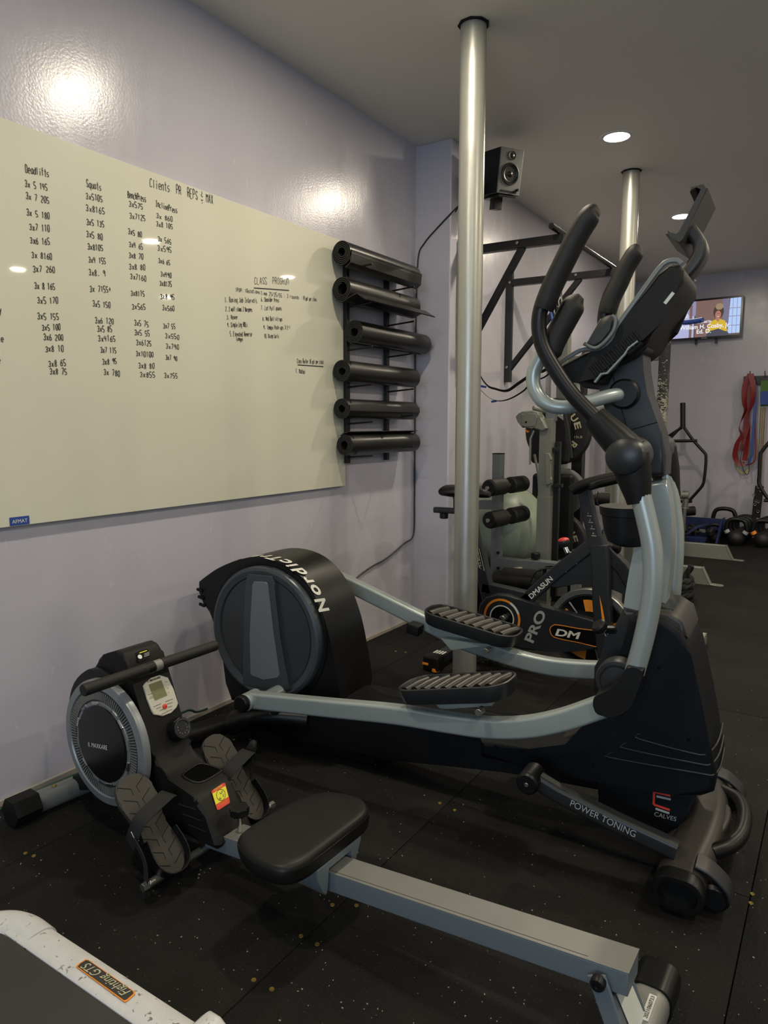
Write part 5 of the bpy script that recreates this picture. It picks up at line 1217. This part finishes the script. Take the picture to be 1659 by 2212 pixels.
a_('rack_upright', B((.30,6.72,.9),(.085,.085,1.8),None,.004),'rack')
bz=aty(1400,770,5.6).z
a_('cross_beam', sweep(nb(), [(.20,5.62,bz),(cxx,5.62,bz)], rrect(.06,.06,.003,2)), 'rack')
a_('rack_upright', B((.20,5.60,bz/2+.1),(.085,.085,bz+.2),None,.004),'rack')
h0=aty(1435,694,5.5)
a_('dip_handle', sweep(nb(), smooth_pts([Vector((cxx-.06,5.5,h0.z-.01)),aty(1462,692,5.45),aty(1472,694,5.42),aty(1482,696,5.40),aty(1518,691,5.35)],3), circ(.018,14)), 'sky', 60)
a_('dip_handle', sweep(nb(), [Vector((cxx-.06,5.65,aty(1445,668,5.6).z-.02)),aty(1445,667,5.6),aty(1475,663,5.6)], circ(.020,14)), 'blackst', 60)
# hex bars stood on end
def hexbar(cx, y, z0, lab, flip=1):
    t,a_ = thingo('hex_bar',lab,'barbell',(cx,y,0),'hex bars leaning upright')
    return t,a_
Y=7.85; q=W_(Y)
HB,a_ = thingo('hex_bar','black steel hex trap bar standing on end against the far wall below the television','barbell',(q(1475,925).x,Y,0),'hex bars')
a_('loading_sleeve', cyl(.026,q(1475,925),q(1475,870),18), 'blackst')
hx = [q(*p) for p in ((1473,922),(1450,952),(1442,953)) ]
a_('end_brace', tube(nb(),[q(1472,922),q(1443,952)],.013,10),'blackst')
a_('end_brace', tube(nb(),[q(1442,953),q(1506,952)],.016,10),'blackst')
a_('hex_frame', tube(nb(),smooth_pts([q(1478,924),q(1498,952),q(1520,976),q(1525,985),q(1524,1010),q(1520,1042),q(1512,1056),q(1490,1080),q(1478,1093)],2),.015,12),'blackst',60)
lft=[Vector((2*q(1475,925).x-p.x-.10,p.y+.06,p.z)) for p in (q(1498,952),q(1520,976),q(1525,985),q(1524,1010),q(1520,1042),q(1512,1056),q(1478,1093))]
a_('hex_frame', tube(nb(),[q(1472,924)]+lft,.015,12),'blackst',60)
a_('hex_handle', tube(nb(),[q(1455,1083),q(1495,1083)],.016,10),'blackst')
p=q(1470,1093); a_('loading_sleeve', cyl(.026,p,Vector((p.x,p.y,.02)),18),'blackst')
Y=7.6; q=W_(Y)
HB2,a_ = thingo('hex_bar','black steel hex trap bar at the right edge beside the hanging bands','barbell',(q(1668,1100).x,Y,0),'hex bars')
a_('hex_frame', tube(nb(),smooth_pts([q(1690,930),q(1662,955),q(1646,975),q(1642,985),q(1640,1030),q(1640,1045),q(1655,1072),q(1690,1110)],2),.017,12),'blackst',60)
a_('hex_handle', tube(nb(),[q(1650,1081),q(1700,1081)],.017,10),'blackst')
a_('loading_sleeve', cyl(.026,q(1690,1110),Vector((q(1690,1110).x,Y,.01)),18),'blackst'); a_('hex_handle', tube(nb(),[q(1659,952),q(1700,952)],.017,10),'blackst')
# chrome bars standing in a holder and one lying across
Y=6.9; q=W_(Y)
for i,(px,lab) in enumerate(((1455,'chrome barbell end standing upright, leftmost of the two beside the blue rack'),(1479,'chrome barbell end standing upright, nearer the hex bar'))):
    b=q(px,1110); t,a_ = thingo('barbell',lab,'barbell',(b.x,Y,0),'barbell ends by the blue rack')
    tp__=q(px+(1 if i else 0),1060); 
    a_('sleeve', cyl(.025,Vector((b.x,Y,q(px,1098).z)),Vector((b.x,Y,tp__.z)),18),'steel')
    a_('collar', cyl(.038,Vector((b.x,Y,q(px,1099).z)),Vector((b.x,Y,q(px,1096).z)),18),'steel')
    a_('shaft', cyl(.014,Vector((b.x,Y,.0)),Vector((b.x,Y,q(px,1099).z)),14),'chrome')
a,b=aty(1420,1072,6.6),aty(1488,1070,6.6)
t,a_ = thingo('barbell','grey barbell sleeve held level just below the hex bar frame','barbell',(a.x,6.6,a.z-.05))
a_('sleeve', cyl(.030,a,b,18),'rack'); a_('shaft', cyl(.014,a+Vector((-.5,0,0)),a,14),'rack'); 
t,a_ = thingo('rolled_towel','black rolled pad lying on the blue rack behind the barbell ends','pad',(q(1485,1105).x,7.3,aty(1485,1105,7.3).z))
a_('roll', cyl(.045,aty(1450,1108,7.3),aty(1502,1103,7.3)+Vector((0,.0,0)),18,.006),'foam')
# blue dumbbell rack
DR,a_ = thingo('dumbbell_rack','worn blue steel two-tier rack low on the floor by the far wall','rack',(.8,7.4,0))
Y=7.25; q=W_(Y)
zt1=q(1500,1160).z; x1=q(1520,1175).x
a_('front_shelf', PR([(x1-1.0,.0),(x1,.0),(x1+.02,zt1),(x1-1.0,zt1)],Y-.012,Y+.012,.002,1),'blue')
a_('shelf_tray', B((x1-.5,Y+.16,zt1-.04),(1.0,.32,.015),rotm('X',8),.002),'blue')
Y2=7.62; q2=lambda a,b: aty(a,b,Y2)
x2=q2(1571,1140).x; za=q2(1571,1122).z; zb=q2(1571,1147).z
a_('back_shelf', PR([(x2-1.25,zb),(x2-.03,zb),(x2,za),(x2-1.25,za+.01)],Y2-.012,Y2+.012,.002,1),'blue')
a_('shelf_tray', B((x2-.6,Y2+.12,zb+.02),(1.2,.22,.015),rotm('X',8),.002),'blue')
a_('end_leg', PR([(7.25,.0),(7.33,.0),(7.78,za),(7.60,za)],x2-.06,x2-.04,.002,1,fn=lambda a,b,c:(c,a,b)),'blue')
a_('brace', sweep(nb(),[aty(1455,1152,7.45),aty(1485,1152,7.45),aty(1505,1138,7.5),aty(1530,1132,7.6)],rrect(.02,.03,.003,1)),'blue')
# dumbbells on the rack
def dumbbell(c, d, lab, grp, r=.045, L_=.06):
    c=Vector(c); d=Vector(d).normalized(); t,a_ = thingo('dumbbell',lab,'dumbbell',c,grp)
    for s in (-1,1): a_('head', cyl(r,c+d*s*.055,c+d*s*(.055+L_),6,.008),'plate')
    a_('grip', cyl(.014,c-d*.056,c+d*.056,12,.001),'chrome')
dumbbell(aty(1518,1150,7.5),(1,-.5,.1),'black hex dumbbell with a bright grip beside the lone kettlebell',None)
for i,px in enumerate((1468,1492)): dumbbell(aty(px,1142,7.62)+Vector((0,-.13,.02)),(.3,1,0),['black hex dumbbell on the blue rack, the left of two','black hex dumbbell on the blue rack, the right of two'][i],'dumbbells on the blue rack',.04)
# kettlebells
def kettlebell(x,y,r,lab,col=None,grp='kettlebells along the far wall'):
    t,a_ = thingo('kettlebell',lab,'kettlebell',(x,y,0),grp); c=Vector((x,y,r*.95))
    pr=[(0,-.95*r),(r*.55,-.95*r)]+[(r*math.cos(a),r*math.sin(a)) for a in [math.radians(k) for k in range(-55,80,12)]]+[(0,r)]
    a_('bell', LT(pr,c,(0,0,1),26),'plate',60)
    hw=r*1.15; hh=r*1.35
    a_('handle', tube(nb(), smooth_pts([c+Vector((-hw*.8,0,r*.45)),c+Vector((-hw,0,r*1.1)),c+Vector((-hw*.78,0,r+hh*.82)),c+Vector((0,0,r+hh)),c+Vector((hw*.78,0,r+hh*.82)),c+Vector((hw,0,r*1.1)),c+Vector((hw*.8,0,r*.45))],4), .021,12),'black',60)
    if col:
        for s in (-1,1): a_('colour_band', tube(nb(),[c+Vector((s*hw*.82,0,r*.62)),c+Vector((s*hw,0,r*.95))],.026,12),col,60)
kettlebell(1.12,8.02,.092,'largest black kettlebell, alone behind the end of the blue rack',None,None)
for i in range(4): kettlebell(1.29+.012*i,7.55+.16*i,[.078,.076,.074,.072][i],['black kettlebell with pale bands, foremost of the middle row','second black kettlebell in the middle row','third black kettlebell in the middle row','rearmost black kettlebell in the middle row'][i],'greyp' if i==0 else None)
for i in range(4): kettlebell(1.52+.012*i,7.57+.16*i,[.078,.076,.074,.072][i],['black kettlebell with orange bands, foremost of the right row','second black kettlebell in the right row','third black kettlebell in the right row','rearmost black kettlebell in the right row'][i],'orange' if i==0 else None)
kettlebell(1.09,7.62,.055,'small black kettlebell at the very end of the blue rack',None,None)
# hook board with bands
HBD,a_ = thingo('hook_board','dark board with hooks on the far wall at the right edge','hook rack',(1.9,8.19,1.55))
p0=aty(1607,813,8.18); p1=aty(1607,832,8.18); x0=p0.x
a_('board', B((x0+.6,8.18,(p0.z+p1.z)/2),(1.2,.035,p0.z-p1.z),None,.003),'blackst')
for px in (1621,1653): 
    p=aty(px,806,8.15); a_('hook', T([p+Vector((0,.02,-.05)),p+Vector((0,-.01,-.01)),p+Vector((0,-.03,.0)),p+Vector((0,-.04,.02))],.005,8,3),'steel')
def band(name, lab, cat, pts, wd, m, Y, grp=None, up=(0,1,0), ups=None, tw=0, th=.004):
    P=[aty(x,y,Y) for x,y in pts]; o=Vector((P[0].x,Y,P[-1].z)); t=thing(name,lab,cat,o,0,grp)
    P=smooth_pts([p-o for p in P],5); bm=nb(); rg=[]
    n=len(P)
    for i,p in enumerate(P):
        tg=(P[min(i+1,n-1)]-P[max(i-1,0)]).normalized(); side=tg.cross(Vector((0,1,0))).normalized()
        a=tw*2*PI*i/n; s=side*math.cos(a)+Vector((0,1,0))*math.sin(a); nn=tg.cross(s)
        rg.append([bm.verts.new(p+s*wd/2*k+nn*th/2*j) for k,j in ((-1,-1),(1,-1),(1,1),(-1,1))])
    for A_,B_ in zip(rg,rg[1:]):
        for i in range(4): bm.faces.new((A_[i],A_[(i+1)%4],B_[(i+1)%4],B_[i]))
    bm.faces.new(rg[0]); bm.faces.new(rg[-1])
    obj('band_loop',bm,M[m],t,50); return t
g='resistance bands on the hook board'
band('resistance_band','wide red band hanging on the left of the hook, twisting outward','resistance band',[(1621,808),(1609,835),(1608,870),(1611,885),(1603,905),(1597,925),(1602,940),(1592,960),(1588,985),(1596,1000),(1608,1003)],.052,'bandred',8.09,g,tw=.6)
band('resistance_band','wide red band hanging straight down the middle of the bundle','resistance band',[(1622,808),(1614,850),(1613,900),(1610,940),(1604,975)],.056,'bandred',8.11,g)
band('resistance_band','wide red band on the right side of the bundle, curling at the bottom','resistance band',[(1622,808),(1627,835),(1625,870),(1616,895),(1620,920),(1616,945),(1612,970),(1608,995)],.05,'bandred',8.07,g,tw=.5)
band('resistance_band','blue band hanging to the right of the red bundle','resistance band',[(1624,810),(1630,830),(1630,880),(1627,930),(1625,960),(1624,980),(1618,1002)],.026,'bandblue',8.10,g)
band('resistance_band','thin dark red band farthest right, looping back under the bundle','resistance band',[(1628,812),(1632,870),(1631,920),(1632,985),(1626,1000),(1610,1005)],.014,'bandred',8.12,g)
band('resistance_band','narrow yellow band looping lowest to the left','resistance band',[(1621,812),(1620,850),(1605,930),(1590,985),(1592,1010),(1605,1022),(1618,1010),(1620,970)],.010,'bandyel',8.13,g)
band('resistance_band','narrow grey cord looping below the red bundle','resistance band',[(1605,960),(1600,990),(1604,1010),(1612,1025),(1618,1018),(1616,990)],.008,'cable',8.08,g)
band('fabric_bag','green and blue bag hanging from the second hook','bag',[(1653,822),(1651,850),(1651,878)],.07,'green',8.10,None,th=.03)
band('blue_pouch','blue folded strap hanging in the green bag','strap',[(1653,845),(1652,860),(1652,874)],.075,'sky',8.06,None,th=.02)
for i,(a,b,c,w_) in enumerate(((1644,1640,1636,.010),(1648,1644,1641,.008),(1653,1648,1643,.012))):
    band('hanging_cord',['thin brown cord on the left of the corded bunch below the bag','thin brown cord in the middle of the corded bunch below the bag','tan cord on the right of the corded bunch below the bag'][i],'cord',[(a,880),(b,960),(c,1050)],w_,'gold',8.12,'cords hanging below the bag')
band('ankle_strap_bundle','bundle of black straps with small metal rings hanging low by the right kettlebells','straps',[(1641,1050),(1637,1080),(1633,1118)],.075,'strap',8.03,None,th=.05)
for (x_,y_) in ((1638,1052),(1643,1060),(1628,1070),(1633,1082),(1638,1084),(1631,1090),(1637,1105)):
    pp=aty(x_,y_,7.99); t,a_=thingo('snap_ring','small metal snap ring on the black strap bundle by the right kettlebells','ring',pp,'snap rings on the strap bundle'); a_('ring_loop', T([pp+Vector((.012*math.cos(k),-.0,.012*math.sin(k))) for k in [2*PI*i/8 for i in range(8)]],.004,6,0,closed=True),'steel')
# battle rope coil
RP,a_ = thingo('battle_rope','black battle rope coiled on the floor with its end sticking up','rope',(1.26,4.98,0))
pts=[]; nt=4.2
for i in range(int(nt*30)):
    a=2*PI*i/30; lay=i/30; r_=.15-.012*abs((lay%2)-1); pts.append(Vector((1.18+r_*math.cos(a), 4.98+r_*math.sin(a)*.95, .022+.030*lay)))
def rope(pts, r=.021):
    sec=[]; n=18
    for i in range(n):
        a=2*PI*i/n; k=1+.16*math.cos(3*a); sec.append((r*k*math.cos(a), r*k*math.sin(a)))
    bm=nb(); P=pts; rg=[]; prev=Vector((0,0,1)); L_=0
    for i,p in enumerate(P):
        t=(P[min(i+1,len(P)-1)]-P[max(i-1,0)]).normalized(); y=(prev-t*prev.dot(t)); y.normalize(); prev=y; x=t.cross(y)
        if i: L_+=(p-P[i-1]).length
        a=L_*30; ca,sa=math.cos(a),math.sin(a)
        rg.append([bm.verts.new(p+x*(u*ca-v*sa)+y*(u*sa+v*ca)) for u,v in sec])
    for A_,B_ in zip(rg,rg[1:]):
        for i in range(n): bm.faces.new((A_[i],A_[(i+1)%n],B_[(i+1)%n],B_[i]))
    bm.faces.new(rg[0]); bm.faces.new(rg[-1]); return bm
dp=[]
for a,b in zip(pts,pts[1:]): dp += [a, a.lerp(b,.5)]
a_('rope_coil', rope(dp),'strap',60)
e0=aty(1466,1272,4.98); e1=aty(1494,1222,4.98)
a_('rope_end', rope([e0.lerp(e1,i/24) for i in range(25)],.019),'strap',60)
a_('rope_cuff', cyl(.024,e0-(e1-e0).normalized()*.10,e0,16),'black')
# foot of another machine with a white label
t,a_ = thingo('machine_foot','grey steel foot with a worn white label poking out behind the elliptical','machine foot',(1.5,4.0,0))
a,b = atz(1512,1364,.07), atz(1490,1402,.07)
d=(b-a).normalized()
a_('steel_bar', sweep(nb(),[a+Vector((0,0,-.033)),b+d*.25+Vector((0,0,-.033))],rrect(.07,.06,.004,2)),'rack')
a_('worn_label', sweep(nb(),[a+d*.01+Vector((0,0,-.0025)),a+d*.12+Vector((0,0,-.0025))],rrect(.055,.0015,.0004,1)),'cream')
for k in (.05,.2): a_('rubber_stud', cyl(.012,a+d*k+Vector((.02,-.0,-.07)),a+d*k+Vector((.02,0,-.05)),10),'black')
# things dumped behind the bike
t,a_ = thingo('white_brace','pale moulded plastic brace lying on the floor behind the bike','brace',tuple(atz(1095,1240,.1)*1.0))
b=aty(1090,1238,3.78)
a_('shell', sweep(nb(), smooth_pts([b+Vector((-.05,0,-.05)),b+Vector((0,0,-.02)),b+Vector((.07,0,.02)),b+Vector((.12,0,.03))],4), rrect(.10,.045,.02,3)),'cream',50)
t['label']='pale moulded plastic piece resting behind the bike frame'; t['category']='part'; t.name='plastic_shell'
for k,(x_,y_,r_) in enumerate(((1115,1258,.045),(1135,1248,.04))):
    c=aty(x_,y_,3.7); t,a_=thingo('foam_roll',['black foam roll lying behind the bike frame, lower one','black foam roll lying behind the bike frame, upper one'][k],'roller',(c.x,3.7,c.z-r_),'foam rolls behind the bike')
    a_('roll', cyl(r_,c+Vector((-.14,.02,0)),c+Vector((.14,-.02,.02)),20,.006),'foam')
t,a_ = thingo('cable_tangle','tangle of black cables and clips on the floor behind the silver post','cable',tuple(atz(1040,1425,0)))
for k in range(7):
    base_=atz(1035,1425,.02); pts=[base_+Vector((random.uniform(-.02,.14),random.uniform(-.06,.12),random.uniform(.0,.10))) for _ in range(7)]
    a_('cord', T(pts,.004,6,4),'cable',60)
for k in range(3): p=atz(1028+6*k,1418,.07); a_('clip', B(tuple(p),(.014,.01,.025),rotm('Y',30*k),.003),'chrome')
# black seat pad far behind the elliptical column
Y=5.1;q=W_(Y)
t,a_=thingo('flat_bench','black padded flat bench seen past the spin bike handlebars','bench',(q(1335,1085).x,Y,0))
c=q(1335,1080); a_('pad', B((c.x,Y,c.z),(.36,.26,.075),None,.03,3),'vinyl',50); a_('frame_post', B((c.x+.02,Y,c.z/2-.02),(.06,.06,c.z-.05),None,.003),'rack2'); a_('base', B((c.x+.02,Y,.025),(.30,.2,.05),None,.006),'rack2')
Y=5.35;q=W_(Y)
t,a_=thingo('weight_stand','grey steel stand post seen between the bike and the elliptical column','rack',(q(1352,1250).x,Y,0))
c=q(1352,1250); a_('post', B((c.x,Y,.42),(.10,.08,.84),None,.003),'rack'); a_('base', B((c.x,Y,.02),(.22,.2,.04),None,.006),'rack')
a_('yellow_tape', B((c.x-.06,Y-.045,.33),(.022,.01,.14),None,.003),'yellow')
a_('blue_strap', B((c.x-.075,Y-.045,.50),(.03,.012,.22),None,.003),'sky')
